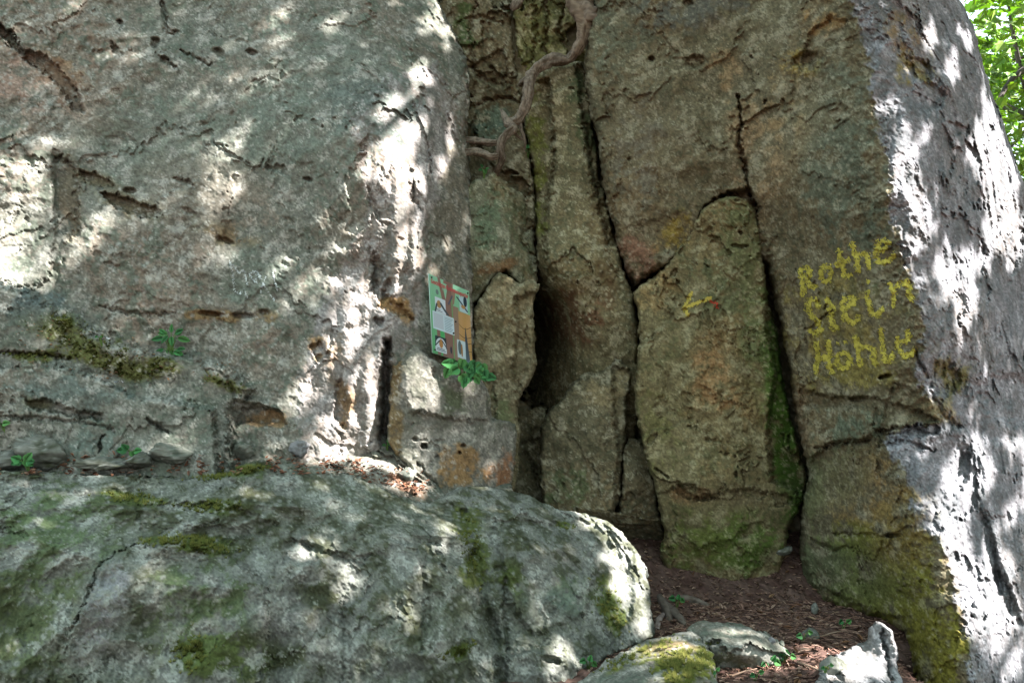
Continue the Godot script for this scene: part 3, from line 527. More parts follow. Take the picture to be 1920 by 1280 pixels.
func boulder_features() -> Array:
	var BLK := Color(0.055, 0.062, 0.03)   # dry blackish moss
	var MOSS := Color(0.085, 0.12, 0.02)
	var PALE := Color(0.36, 0.355, 0.34)
	var GRN := Color(0.13, 0.185, 0.085)
	return [
		["step", [-480, 840, 470, 840, 700, 900, 752, 930, 800, 958, 848, 985, 874, 1020, 884, 1080, 902, 1150, 930, 1230, 945, 1500, -480, 1500], -0.11, 9.0],
		["step", [-480, 860, 100, 884, 260, 892, 420, 884, 440, 905, 330, 930, 270, 945, 180, 925, 60, 915, -480, 915], 0.06, 5.0], ["step", [250, 950, 330, 940, 440, 950, 520, 985, 460, 1010, 330, 1012, 270, 1000], 0.035, 5.0],
		["step", [925, 960, 1000, 945, 1080, 985, 1120, 1060, 1100, 1150, 1000, 1190, 955, 1130, 940, 1040], -0.05, 7.0], ["step", [1090, 975, 1140, 985, 1180, 1030, 1160, 1050, 1120, 1010], 0.03, 4.0], ["step", [560, 1005, 700, 1025, 720, 1080, 640, 1115, 560, 1100, 530, 1050], -0.025, 14.0],
		["bump", 760, 1110, 16, 120, 0.1, 0.04], ["bump", 700, 1180, 14, 90, 0.05, 0.03], ["bump", 830, 1190, 16, 90, 0.0, 0.04], ["crack", [790, 1060, 800, 1130, 790, 1220], 6.0, 0.03], ["crack", [640, 1130, 650, 1200, 640, 1280], 6.0, 0.025],
		["crack", [-30, 1012, 20, 1000, 50, 1004], 3.0, 0.03], ["crack", [255, 1020, 215, 1040, 186, 1060, 175, 1090, 160, 1130, 140, 1170], 4.0, 0.05], ["step", [180, 1060, 260, 1010, 330, 1000, 420, 1030, 500, 1100, 520, 1480, 60, 1480, 130, 1180], -0.08, 10.0],
		["hole", 60, 905, 60, 12, 0.1, 0.03], ["bump", 340, 985, 60, 40, 0.0, 0.05], ["hole", 560, 1036, 34, 24, 0.2, 0.04], ["bump", 640, 1070, 70, 40, 0.3, 0.04], ["crack", [545, 1010, 590, 1030, 650, 1050, 700, 1040], 5.0, 0.03],
		["bump", 825, 1000, 34, 60, 0.0, 0.05], ["bump", 1000, 960, 60, 20, 0.2, 0.03], ["hole", 1010, 985, 40, 8, 0.2, 0.03], ["step", [950, 1230, 1000, 1215, 1060, 1220, 1090, 1250, 1080, 1480, 960, 1480], -0.08, 10.0], ["hole", 1035, 1238, 20, 8, 0.2, 0.05],
		["bump", 1150, 1040, 18, 60, 0.3, 0.03], ["bump", 1195, 1120, 14, 70, 0.15, 0.03], ["crack", [870, 960, 884, 1000, 890, 1060, 905, 1130, 930, 1200], 14.0, 0.06], ["crack", [950, 1080, 946, 1150, 952, 1220], 5.0, 0.04],
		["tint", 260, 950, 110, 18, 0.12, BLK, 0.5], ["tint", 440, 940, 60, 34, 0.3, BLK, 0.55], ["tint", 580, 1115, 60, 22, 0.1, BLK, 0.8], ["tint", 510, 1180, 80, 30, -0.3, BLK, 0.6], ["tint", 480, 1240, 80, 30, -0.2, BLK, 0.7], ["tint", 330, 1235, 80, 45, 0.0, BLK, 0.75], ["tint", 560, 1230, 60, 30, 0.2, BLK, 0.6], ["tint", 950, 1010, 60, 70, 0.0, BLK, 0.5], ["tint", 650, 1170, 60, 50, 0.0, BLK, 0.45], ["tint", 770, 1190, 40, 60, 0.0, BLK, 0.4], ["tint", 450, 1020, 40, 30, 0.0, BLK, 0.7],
		["tint", 250, 935, 70, 12, 0.1, MOSS, 0.8], ["tint", 390, 950, 60, 14, 0.0, MOSS, 0.7], ["tint", 370, 1022, 60, 18, 0.1, MOSS, 0.9], ["tint", 300, 1015, 40, 10, 0.0, MOSS, 0.7], ["tint", 440, 885, 50, 10, -0.2, MOSS, 0.8], ["tint", 355, 1210, 40, 40, 0.0, MOSS, 0.6], ["tint", 850, 1225, 40, 14, -0.4, MOSS, 0.7], ["tint", 1060, 985, 20, 8, 0.2, MOSS, 0.8], ["tint", 1140, 1140, 30, 60, -0.4, MOSS, 0.7], ["tint", 1080, 1110, 50, 30, 0.2, MOSS, 0.5], ["tint", 885, 1030, 30, 90, -0.15, Color(0.12, 0.15, 0.035), 0.75], ["tint", 960, 1090, 26, 30, 0.0, MOSS, 0.5],
		["tint", 90, 990, 130, 90, 0.1, GRN, 0.65], ["tint", 60, 1170, 130, 90, 0.0, Color(0.12, 0.15, 0.065), 0.65], ["tint", 380, 1130, 110, 80, 0.0, GRN, 0.5], ["tint", 400, 1230, 90, 40, 0.0, Color(0.14, 0.20, 0.05), 0.6], ["tint", 200, 1120, 40, 70, 0.4, Color(0.30, 0.31, 0.30), 0.7], ["tint", 170, 1210, 50, 60, 0.2, Color(0.27, 0.26, 0.25), 0.6],
		["tint", 520, 1150, 50, 50, 0.0, PALE, 0.4], ["tint", 1050, 1130, 60, 40, 0.0, Color(0.17, 0.21, 0.17), 0.6], ["tint", 500, 890, 50, 14, 0.0, GRN, 0.4], ["tint", 740, 1260, 60, 40, 0.0, Color(0.24, 0.25, 0.23), 0.4]]

static func span(lo: float, hi: float, fine_lo: float, fine_hi: float, step: float) -> PackedFloat32Array:
	var o := PackedFloat32Array()
	var x := lo
	while x < hi + step:
		o.append(x)
		var s := step
		if x < fine_lo - 280.0: s = 22.0
		elif x < fine_lo - step: s = minf(6.0, maxf(step, fine_lo - x))
		elif x > fine_hi + 240.0: s = 22.0
		elif x > fine_hi: s = 6.0
		x += s
	return o

func compute_rock(i: int) -> void:
	var o: Dictionary = specs[i]
	var poly: PackedVector2Array = o.poly
	var ctrl: Array = o.ctrl
	var w := tps(ctrl)
	var lo := poly[0]
	var hi := poly[0]
	for p in poly:
		lo = lo.min(p)
		hi = hi.max(p)
	var step: float = o.get("step", 2.4)
	var xs := span(lo.x - step, hi.x + step, -10.0, 1930.0, step)
	var ys := span(lo.y - step, hi.y + step, -10.0, 1290.0, step)
	var nx := xs.size()
	var ny := ys.size()
	# coarse fields: distance to the outline, depth of the face
	var cell := clampf((hi.x - lo.x) / 60.0, 4.0, 9.0)
	var cx := int((hi.x - lo.x + 4.0 * cell) / cell) + 2
	var cy := int((hi.y - lo.y + 4.0 * cell) / cell) + 2
	var ox := lo.x - 2.0 * cell
	var oy := lo.y - 2.0 * cell
	var cs := PackedFloat32Array()
	cs.resize(cx * cy)
	for b in cy:
		for a in cx:
			cs[b * cx + a] = poly_sd(poly, Vector2(ox + a * cell, oy + b * cell))
	var cell2 := 16.0
	var dx2 := int((hi.x - lo.x + 4.0 * cell2) / cell2) + 2
	var dy2 := int((hi.y - lo.y + 4.0 * cell2) / cell2) + 2
	var ox2 := lo.x - 2.0 * cell2
	var oy2 := lo.y - 2.0 * cell2
	var cd := PackedFloat32Array()
	cd.resize(dx2 * dy2)
	for b in dy2:
		for a in dx2:
			cd[b * dx2 + a] = tps_at(ctrl, w, ox2 + a * cell2, oy2 + b * cell2)
	var n := nx * ny
	var off := PackedFloat32Array()
	off.resize(n)
	var tint := PackedColorArray()
	tint.resize(n)
	var zone := PackedFloat32Array()
	zone.resize(n)
	var has_side: bool = o.has("side")
	tint.fill(Color(0, 0, 0, 0))
	for f in o.get("f", []):
		feature(f, xs, ys, off, tint, zone)
	var R: float = o.get("round_px", 14.0) * 0.45
	var RM: float = o.get("round_m", 0.15) * 0.7
	var al: float = o.get("al", 0.03)
	var am: float = o.get("am", 0.02)
	var af: float = o.get("af", 0.009)
	var ap: float = o.get("ap", 0.0)
	var ac: float = o.get("ac", 0.015)
	var lich: float = o.get("lich", 1.0)
	var acr: float = o.get("acr", 0.03)
	var ag: float = o.get("ag", 0.0018)
	var mott: float = o.get("mott", 0.0)
	var zr: float = o.get("zone_rough", 1.3)
	var pal: Dictionary = o.pal
	var base: Color = pal.base
	var second: Color = pal.second
	var dark: Color = pal.dark
	var pale: Color = pal.pale
	var side: Dictionary = o.get("side", pal)
	var pos := PackedVector3Array()
	pos.resize(n)
	var col := PackedColorArray()
	col.resize(n)
	var ok := PackedByteArray()
	ok.resize(n)
	var r0 := fwd - Vector3(960.0 / FOCAL, 0, 0) + upv * (640.0 / FOCAL)
	for b in ny:
		var py := ys[b]
		var fy := (py - oy) / cell
		var iy := clampi(int(fy), 0, cy - 2)
		fy -= iy
		var gy := (py - oy2) / cell2
		var jy := clampi(int(gy), 0, dy2 - 2)
		gy -= jy
		for a in nx:
			var k := b * nx + a
			var px := xs[a]
			var fx := (px - ox) / cell
			var ix := clampi(int(fx), 0, cx - 2)
			fx -= ix
			var c0 := iy * cx + ix
			var s00 := cs[c0]
			var s10 := cs[c0 + 1]
			var s01 := cs[c0 + cx]
			var s11 := cs[c0 + cx + 1]
			var sd := lerpf(lerpf(s00, s10, fx), lerpf(s01, s11, fx), fy)
			if sd < -9.0:
				continue
			var gx := (px - ox2) / cell2
			var jx := clampi(int(gx), 0, dx2 - 2)
			gx -= jx
			var e0 := jy * dx2 + jx
			var d := lerpf(lerpf(cd[e0], cd[e0 + 1], gx), lerpf(cd[e0 + dx2], cd[e0 + dx2 + 1], gx), gy)
			var r := r0 + Vector3(px / FOCAL, 0, 0) - upv * (py / FOCAL)
			var p := EYE + r * d
			# uneven outline
			var v_large := n_large.get_noise_3dv(p)
			var z := zone[k]
			var pz := Vector3(p.x, p.y * 0.42, p.z)
			var v_mid := n_mid.get_noise_3dv(p)
			var v_fine := n_fine.get_noise_3dv(p)
			if z > 0.0:
				v_mid = lerpf(v_mid, n_mid.get_noise_3dv(pz), z)
				v_fine = lerpf(v_fine, n_fine.get_noise_3dv(pz), z * 0.7)
			sd += v_fine * 4.0 + v_mid * 2.0
			var edge := 0.0
			if sd < -step * 1.6:
				continue
			if sd < 0.0:
				# slide the outermost vertices onto the outline
				var g := Vector2(lerpf(s10 - s00, s11 - s01, fy), lerpf(s01 - s00, s11 - s10, fx)).normalized()
				px -= sd * g.x
				py -= sd * g.y
				r = r0 + Vector3(px / FOCAL, 0, 0) - upv * (py / FOCAL)
				py = ys[b]
				edge = RM
			elif sd < R:
				var q := 1.0 - sd / R
				edge = RM * (1.0 - sqrt(maxf(0.0, 1.0 - q * q)))
			ok[k] = 1
			var v_grain := n_grain.get_noise_3dv(p)
			var v_chip := n_chip.get_noise_3dv(p)
			var rough := 1.0 + z * zr
			var v_flake := n_flake.get_noise_3dv(p)
			var fm := clampf(v_large * 1.6 + 0.45, 0.0, 1.0)
			var disp := n_crease.get_noise_3dv(p) * acr + v_large * al + v_mid * am * 0.55 * rough + v_fine * af * 0.62 * rough + v_chip * ac * (1.0 + 0.5 * z) + v_flake * ac * 0.38 * fm * rough + v_grain * ag * rough
			var v_pit := 0.0
			if ap > 0.0:
				v_pit = n_pit.get_noise_3dv(p)
				var m := clampf((v_large + 0.25) * 2.2, 0.0, 1.0)
				disp -= ap * m * clampf((-0.55 - v_pit) * 4.0, 0.0, 1.0)
			d += edge + off[k] - disp
			pos[k] = EYE + r * d
			# stone colour: weathered patches, lichen spots, grain
			var v_patch := n_patch.get_noise_3dv(p)
			var v_spot := n_spot.get_noise_3dv(p)
			var c := base
			var b2 := second
			var b3 := dark
			var b4 := pale
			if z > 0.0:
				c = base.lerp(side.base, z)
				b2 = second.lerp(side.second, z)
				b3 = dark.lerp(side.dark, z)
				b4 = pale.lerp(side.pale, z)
			c = c.lerp(b2, clampf(0.5 + v_large * 0.9 + v_patch * 0.8 - 0.2, 0.0, 1.0))
			c = c.lerp(b3, smoothstep(0.02, 0.22, v_patch * 0.9 + v_fine * 0.8 + v_grain * 0.25 - 0.06) * 0.8)
			var t := tint[k]
			if t.a > 0.0:
				var ta := smoothstep(0.30, 0.72, t.a + v_patch * 0.62 + v_fine * 0.42 + v_grain * 0.2) * 0.92 * minf(1.0, t.a * 2.5)
				c = c.lerp(Color(t.r, t.g, t.b), ta)
			var sp := clampf((-0.62 - v_spot) * 5.0, 0.0, 1.0) * clampf((v_large * 0.7 + v_patch * 0.8 + v_grain * 0.4 - 0.05) * 4.0, 0.0, 1.0)
			c = c.lerp(b4, clampf(sp * 0.75 * lich, 0.0, 0.9))
			c = c.lerp(b4, smoothstep(0.24, 0.40, v_patch * -0.8 + v_fine * 0.6 + v_grain * 0.35) * 0.6 * lich)
			if mott > 0.0:
				c = c.lerp(b3, smoothstep(0.16, 0.34, v_fine * 1.0 + v_grain * 0.7 + v_patch * 0.8 + v_mid * 0.25) * mott)
			c *= 1.0 + 0.5 * v_grain + 0.32 * v_fine
			col[k] = c
	# faces
	var rev := PackedInt32Array()
	rev.resize(n)
	rev.fill(-1)
	var v := PackedVector3Array()
	var cc := PackedColorArray()
	var nor := PackedVector3Array()
	for b in ny:
		for a in nx:
			var k := b * nx + a
			if ok[k]:
				rev[k] = v.size()
				v.append(pos[k])
				cc.append(col[k])
				var l := k - 1 if a > 0 and ok[k - 1] else k
				var rr := k + 1 if a < nx - 1 and ok[k + 1] else k
				var u := k - nx if b > 0 and ok[k - nx] else k
				var dn := k + nx if b < ny - 1 and ok[k + nx] else k
				var nn := (pos[rr] - pos[l]).cross(pos[u] - pos[dn])
				nor.append(nn.normalized() if nn.length_squared() > 1e-16 else Vector3(0, 0, 1))
	var idx := PackedInt32Array()
	var edges := {}
	for b in ny - 1:
		for a in nx - 1:
			var k := b * nx + a
			var i0 := rev[k]
			var i1 := rev[k + 1]
			var i2 := rev[k + nx + 1]
			var i3 := rev[k + nx]
			var cnt := int(i0 >= 0) + int(i1 >= 0) + int(i2 >= 0) + int(i3 >= 0)
			if cnt == 4:
				idx.append_array([i0, i1, i2, i0, i2, i3])
			elif cnt == 3:
				if i0 < 0: idx.append_array([i1, i2, i3])
				elif i1 < 0: idx.append_array([i0, i2, i3])
				elif i2 < 0: idx.append_array([i0, i1, i3])
				else: idx.append_array([i0, i1, i2])
	# close the body: sides run back from the outline to a small back face
	var thick: float = o.get("thick", 0.9)
	var use := {}
	for q in range(0, idx.size(), 3):
		for e in 3:
			var x := idx[q + e]
			var y := idx[q + (e + 1) % 3]
			var key := x * 4194304 + y
			var opp := y * 4194304 + x
			if use.has(opp): use.erase(opp)
			else: use[key] = true
	var mid := Vector3.ZERO
	for p in v: mid += p
	mid /= maxf(1.0, v.size())
	var backs := {}
	for key: int in use:
		var x := key / 4194304
		var y := key % 4194304
		for q in [x, y]:
			if not backs.has(q):
				backs[q] = v.size()
				var away := (v[q] - EYE).normalized()
				v.append(v[q] + away * thick + (mid - v[q]) * 0.06)
				cc.append(cc[q])
				nor.append(((v[q] - mid).slide(away)).normalized())
		idx.append_array([x, backs[x], y, y, backs[x], backs[y]])
	o.out = [v, nor, cc, idx]
	o.grid = {xs = xs, ys = ys, nx = nx, ny = ny, pos = pos, ok = ok}

# features of a face, given where they lie on it: steps, cracks, holes, bumps (relief, m) and tints (stone colour)
func feature(f: Array, xs: PackedFloat32Array, ys: PackedFloat32Array, off: PackedFloat32Array, tint: PackedColorArray, zone: PackedFloat32Array) -> void:
	var nx := xs.size()
	var ny := ys.size()
	var kind: String = f[0]
	var lo: Vector2
	var hi: Vector2
	var pts: PackedVector2Array
	var c := Vector2.ZERO
	var pad := 0.0
	if kind == "step" or kind == "crack" or kind == "zone":
		pts = pv(f[1])
		lo = pts[0]
		hi = pts[0]
		for p in pts:
			lo = lo.min(p)
			hi = hi.max(p)
		pad = (f[3] * 2.0 if kind == "step" else f[2] * 2.5) + 6.0 if kind != "zone" else 30.0 + (f[3] * 3.0 if f.size() > 2 else 0.0)
	else:
		c = Vector2(f[1], f[2])
		var rm: float = maxf(f[3], f[4]) * (1.8 if kind != "hole" else 1.3)
		lo = c - Vector2(rm, rm)
		hi = c + Vector2(rm, rm)
	lo -= Vector2(pad, pad)
	hi += Vector2(pad, pad)
	var a0 := xs.bsearch(lo.x)
	var a1 := mini(xs.bsearch(hi.x), nx - 1)
	var b0 := ys.bsearch(lo.y)
	var b1 := mini(ys.bsearch(hi.y), ny - 1)
	var co := 1.0
	var si := 0.0
	if kind in ["hole", "bump", "tint"]:
		co = cos(f[5])
		si = sin(f[5])
	for b in range(b0, b1 + 1):
		for a in range(a0, a1 + 1):
			var k := b * nx + a
			var p := Vector2(xs[a], ys[b])
			match kind:
				"step":
					var wob := n_fine.get_noise_2d(p.x * 0.0035, p.y * 0.0035) * 5.0 + n_grain.get_noise_2d(p.x * 0.0035, p.y * 0.0035) * 2.0
					var s := poly_sd(pts, p) + wob
					var soft: float = f[3]
					# sharp at its upper edge, running out below where it is a scar
					off[k] += f[2] * smoothstep(-soft, soft, s)
				"crack":
					var wob := Vector2(n_fine.get_noise_2d(p.x * 0.0035, p.y * 0.0035), n_fine.get_noise_2d(p.y * 0.0035 + 9.0, p.x * 0.0035)) * 5.0
					var q := line_dist(pts, p + wob)
					var wd: float = f[2] * (0.55 + 0.6 * sin(q.y * PI))
					off[k] += f[3] * exp(-q.x * q.x / (wd * wd))
				"zone":
					var wob := n_fine.get_noise_2d(p.x * 0.0035, p.y * 0.0035) * 10.0 + n_patch.get_noise_2d(p.x * 0.0035, p.y * 0.0035) * 9.0
					var s := poly_sd(pts, p) + wob
					zone[k] = smoothstep(-4.0, 5.0, s)
					if f.size() > 2: off[k] -= f[2] * exp(-absf(s) / f[3])   # a sharp arris between the two faces
				_:
					var q := p - c
					q = Vector2(q.x * co + q.y * si, -q.x * si + q.y * co) / Vector2(f[3], f[4])
					var l := q.length()
					if kind == "tint":
						var al: float = f[7] * (1.0 - smoothstep(0.35, 1.6, l))
						if al > 0.0:
							var t := tint[k]
							var g: Color = f[6]
							var sum := al + t.a * (1.0 - al)
							tint[k] = Color((g.r * al + t.r * t.a * (1.0 - al)) / sum, (g.g * al + t.g * t.a * (1.0 - al)) / sum, (g.b * al + t.b * t.a * (1.0 - al)) / sum, sum)
					elif kind == "hole":
						l += n_fine.get_noise_2d(p.x * 0.0035, p.y * 0.0035) * 0.25
						off[k] += f[6] * (1.0 - smoothstep(0.55, 1.15, l))
					else:
						off[k] -= f[6] * exp(-l * l)

func build_rocks() -> void:
	var id := WorkerThreadPool.add_group_task(compute_rock, specs.size())
	WorkerThreadPool.wait_for_group_task_completion(id)
	for o in specs:
		var x: Array = o.out
		var node := part(self, o.called, arrays_mesh(x[0], x[1], x[2], x[3]), rock_mat)
		if o.get("kind", "") == "structure":
			tag(node, "", "", "", "structure")
		else:
			tag(node, o.label, "rock")
		o.node = String(node.name)
		rocks[String(node.name)] = o.grid
		o.out = null

# a point on the face of a rock, where the line of sight through (px, py) meets it
func on(rock_name: String, px: float, py: float) -> Vector3:
	var g: Dictionary = rocks[rock_name]
	var xs: PackedFloat32Array = g.xs
	var ys: PackedFloat32Array = g.ys
	var a := clampi(xs.bsearch(px) - 1, 0, g.nx - 2)
	var b := clampi(ys.bsearch(py) - 1, 0, g.ny - 2)
	var k: int = b * g.nx + a
	var fx := clampf((px - xs[a]) / (xs[a + 1] - xs[a]), 0, 1)
	var fy := clampf((py - ys[b]) / (ys[b + 1] - ys[b]), 0, 1)
	var ok: PackedByteArray = g.ok
	if not (ok[k] and ok[k + 1] and ok[k + g.nx] and ok[k + g.nx + 1]):
		return Vector3.INF
	var pos: PackedVector3Array = g.pos
	return pos[k].lerp(pos[k + 1], fx).lerp(pos[k + g.nx].lerp(pos[k + g.nx + 1], fx), fy)

# nearest face met by the line of sight, over all rocks
func seen_at(px: float, py: float) -> Vector3:
	var best := Vector3.INF
	var bd := 1e9
	for r in rocks:
		var g: Dictionary = rocks[r]
		if px < g.xs[0] or py < g.ys[0] or px > g.xs[g.nx - 1] or py > g.ys[g.ny - 1]: continue
		var p := on(r, px, py)
		if p != Vector3.INF and p.distance_to(EYE) < bd:
			bd = p.distance_to(EYE)
			best = p
	var q := on_ground(px, py)
	if q != Vector3.INF and q.distance_to(EYE) < bd: return q
	return best

# ------------------------------------------------------------------ ground
func ground_y(x: float, z: float) -> float:
	var y := 0.0
	var back := maxf(0.0, -4.85 - z)
	y += 0.55 * minf(back, 1.0)
	y -= 0.05 * maxf(0.0, z + 4.85)
	y = maxf(y, -0.45) if z > 0.0 else y
	y -= 0.4 * smoothstep(1.72, 2.25, x) * smoothstep(-4.4, -4.0, z)
	if absf(x) < 12.0 and absf(z) < 12.0:
		y += 0.02 * n_mid.get_noise_2d(x * 0.5, z * 0.5) + 0.012 * n_fine.get_noise_2d(x, z)
	else:
		y += 0.3 * n_large.get_noise_2d(x * 0.1, z * 0.1)
	return y

func on_ground(px: float, py: float) -> Vector3:
	var r := ray(px, py)
	if r.y > -0.05: return Vector3.INF
	var d := -EYE.y / r.y
	for i in 8:
		var p := EYE + r * d
		d = (ground_y(p.x, p.z) - EYE.y) / r.y
	return EYE + r * d if d > 0.0 and d < 30.0 else Vector3.INF

func make_ground() -> void:
	var xs := PackedFloat32Array()
	var zs := PackedFloat32Array()
	for s in [-1]:
		var x := 900.0
		while x > 6.0:
			xs.append(-x)
			zs.append(-x)
			x /= 1.25
	var x2 := -4.0
	while x2 < 4.0:
		xs.append(x2)
		x2 += 0.016 if x2 > 0.2 and x2 < 2.6 else 0.2
	var z2 := -7.0
	while z2 < 2.0:
		zs.append(z2)
		z2 += 0.016 if z2 > -5.8 and z2 < -2.9 else 0.2
	var y2 := 4.0
	while y2 < 900.0:
		xs.append(y2)
		zs.append(y2)
		y2 *= 1.25
	xs.sort()
	zs.sort()
	var v := PackedVector3Array()
	var c := PackedColorArray()
	var idx := PackedInt32Array()
	var nx := xs.size()
	for z in zs:
		for x in xs:
			var p := Vector3(x, ground_y(x, z), z)
			v.append(p)
			var t := clampf(0.5 + n_patch.get_noise_2d(x, z), 0, 1)
			var k := Color(0.095, 0.056, 0.043).lerp(Color(0.145, 0.096, 0.074), t) * (1.0 + 0.5 * n_grain.get_noise_2d(x, z))
			c.append(k)
	for b in zs.size() - 1:
		for a in nx - 1:
			var k := b * nx + a
			idx.append_array([k, k + 1, k + nx + 1, k, k + nx + 1, k + nx])
	var n := PackedVector3Array()
	n.resize(v.size())
	for b in zs.size():
		for a in nx:
			var k := b * nx + a
			var l := v[b * nx + maxi(a - 1, 0)]
			var r := v[b * nx + mini(a + 1, nx - 1)]
			var u := v[maxi(b - 1, 0) * nx + a]
			var d := v[mini(b + 1, zs.size() - 1) * nx + a]
			n[k] = (d - u).cross(r - l).normalized()
	var g := part(self, "ground", arrays_mesh(v, n, c, idx), rock_mat)
	tag(g, "", "", "", "structure")

# ------------------------------------------------------------------ loose stones
func stone_mesh(size: Vector3, sd: int, pal: Dictionary) -> ArrayMesh:
	var v := PackedVector3Array()
	var c := PackedColorArray()
	var idx := PackedInt32Array()
	var nu := 44
	var nv := 26
	var o := Vector3(sd * 7.3, sd * 3.1, sd * 1.7)
	for j in nv + 1:
		var th := PI * j / nv
		for i in nu:
			var ph := TAU * i / nu
			var q := Vector3(sin(th) * cos(ph), cos(th), sin(th) * sin(ph))
			# flattened facets
			var m := 1.0
			for k in 7:
				var dir := Vector3(sin(k * 2.4 + sd), cos(k * 1.7 + sd * 2.0), sin(k * 3.9 + sd * 0.7)).normalized()
				var t := q.dot(dir)
				if t > 0.1: m = minf(m, 0.66 / maxf(t, 0.5))
			q *= m * (1.0 + 0.16 * n_fine.get_noise_3dv(q * 0.14 + o) + 0.08 * n_fine.get_noise_3dv(q * 0.45 + o))
			v.append(q * size * 0.5)
			var t := 0.5 + n_patch.get_noise_3dv(q * size + o)
			c.append((pal.base as Color).lerp(pal.dark, clampf(t - 0.2, 0, 1)).lerp(pal.pale, clampf(n_fine.get_noise_3dv(q * size + o) * 1.5 - 0.3, 0, 0.7)))
	for j in nv:
		for i in nu:
			var a := j * nu + i
			var b := j * nu + (i + 1) % nu
			idx.append_array([a, b, b + nu, a, b + nu, a + nu])
	var st := SurfaceTool.new()
	st.create_from(arrays_mesh(v, PackedVector3Array(), c, idx), 0)
	st.generate_normals()
	return st.commit()

func make_stones() -> void:
	var list := [
		# px, py of the middle, width px, height px, what it lies on, turn, label, palette
		[86, 846, 96, 42, 0.35, "smooth egg shaped grey stone leaning on the shelf at the wall's foot", GREY],
		[26, 862, 90, 30, 0.0, "dark flat stone half buried on the shelf beside the smooth egg shaped stone", GREY],
		[322, 846, 104, 32, 0.1, "flat slab stone with a sunlit top on the leaf strewn shelf", LIME],
		[200, 868, 110, 22, 0.0, "long low dark stone at the shelf's edge", GREY],
		[262, 862, 80, 26, 0.0, "wedge shaped green grey stone on the shelf beside the slab stone", GREY],
		[452, 842, 70, 26, 0.2, "rough pale stone at the wall's foot beside the slab stone", LIME],
		[560, 838, 60, 28, -0.1, "chunky sunlit white stone on the shelf", WHITE],
		[764, 888, 46, 26, 0.2, "small brown faced stone wedged in the sunlit corner below the board", LIME],
		[1562, 1246, 44, 40, 0.0, "mossy knob of stone beside the bleached ragged rock", GREY],
		[1478, 1062, 26, 16, 0.0, "small round stone at the mouth of the narrow gap", GREY],
		[1470, 1030, 30, 14, 0.2, "flat stone lying deep in the narrow gap", GREY],
		[1488, 1046, 20, 10, 0.0, "thin chip of stone in the narrow gap", LIME],
		[1528, 1140, 20, 18, 0.0, "grey pebble at the great pillar's foot", GREY],
		[1518, 1188, 44, 18, 0.1, "flat green grey stone sunk in the leaf litter", GREY],
		[1466, 1206, 14, 10, 0.0, "little round pebble beside the angular stone", LIME],
		[1448, 1200, 16, 10, 0.0, "small pale pebble on the litter behind the angular stone", WHITE],
	]
	var k := 0
	for s in list:
		k += 1
		var p := seen_at(s[0], s[1] + s[3] * 0.35)
		if p == Vector3.INF: continue
		var sc := p.distance_to(EYE) / FOCAL
		var node := part(self, "stone", stone_mesh(Vector3(s[2], s[3] * 1.15, s[2] * 0.7) * sc, k, s[6]), rock_mat)
		node.position = p + Vector3(0, s[3] * 0.2 * sc, 0)
		node.rotation = Vector3(0, 0.3 * k, -s[4])
		tag(node, s[5], "stone", "loose stones")

# ------------------------------------------------------------------ tubes: roots, stems, twigs, limbs
func tube(points: PackedVector3Array, radii: PackedFloat32Array, sides: int, c0: Color, c1: Color, knob := 0.12, sub := 5) -> ArrayMesh:
	var st := SurfaceTool.new()
	st.begin(Mesh.PRIMITIVE_TRIANGLES)
	add_tube(st, points, radii, sides, c0, c1, knob, sub)
	st.generate_normals()
	return st.commit()

func add_tube(st: SurfaceTool, points: PackedVector3Array, radii: PackedFloat32Array, sides: int, c0: Color, c1: Color, knob := 0.12, sub := 5, start := 0) -> int:
	var path := PackedVector3Array()
	var rad := PackedFloat32Array()
	var n := points.size()
	for i in n - 1:
		var pa := points[maxi(i - 1, 0)]
		var pd := points[mini(i + 2, n - 1)]
		for s in sub:
			var t := float(s) / sub
			path.append(points[i].cubic_interpolate(points[i + 1], pa, pd, t))
			rad.append(lerpf(radii[i], radii[i + 1], t))
	path.append(points[n - 1])
	rad.append(radii[n - 1])
	var side := Vector3.ZERO
	var m := path.size()
	for i in m:
		var dir := (path[mini(i + 1, m - 1)] - path[maxi(i - 1, 0)]).normalized()
		if side == Vector3.ZERO:
			side = dir.cross(Vector3(0.31, 0.2, 0.93)).normalized()
		side = side.slide(dir).normalized()
		var up := dir.cross(side)
		for k in sides:
			var an := TAU * k / sides
			var o := side * cos(an) + up * sin(an)
			var q := path[i] + o * rad[i]
			var nn := n_fine.get_noise_3dv(q) * 0.6 + n_patch.get_noise_3dv(q * 0.8) * 0.6
			q += o * rad[i] * (knob * 2.0 * nn + knob * 0.9 * sin(an * 3.0 + i * 0.11) + knob * 0.5 * sin(an * 7.0 - i * 0.07))
			var g := n_grain.get_noise_3d(q.x, q.y, q.z)
			st.set_color(c0.lerp(c1, clampf(0.45 + nn * 0.9 + 0.6 * g + 0.8 * n_grain.get_noise_3d(cos(an) * 0.05, sin(an) * 0.05, i * 0.0025), 0, 1)))
			st.add_vertex(q)
	for i in m - 1:
		for k in sides:
			var a := start + i * sides + k
			var b := start + i * sides + (k + 1) % sides
			for q in [a, a + sides, b, b, a + sides, b + sides]: st.add_index(q)
	st.add_vertex(path[m - 1] + (path[m - 1] - path[m - 2]).normalized() * rad[m - 1] * 0.5)
	var tip := start + m * sides
	for k in sides:
		for q in [start + (m - 1) * sides + k, tip, start + (m - 1) * sides + (k + 1) % sides]: st.add_index(q)
	return tip + 1

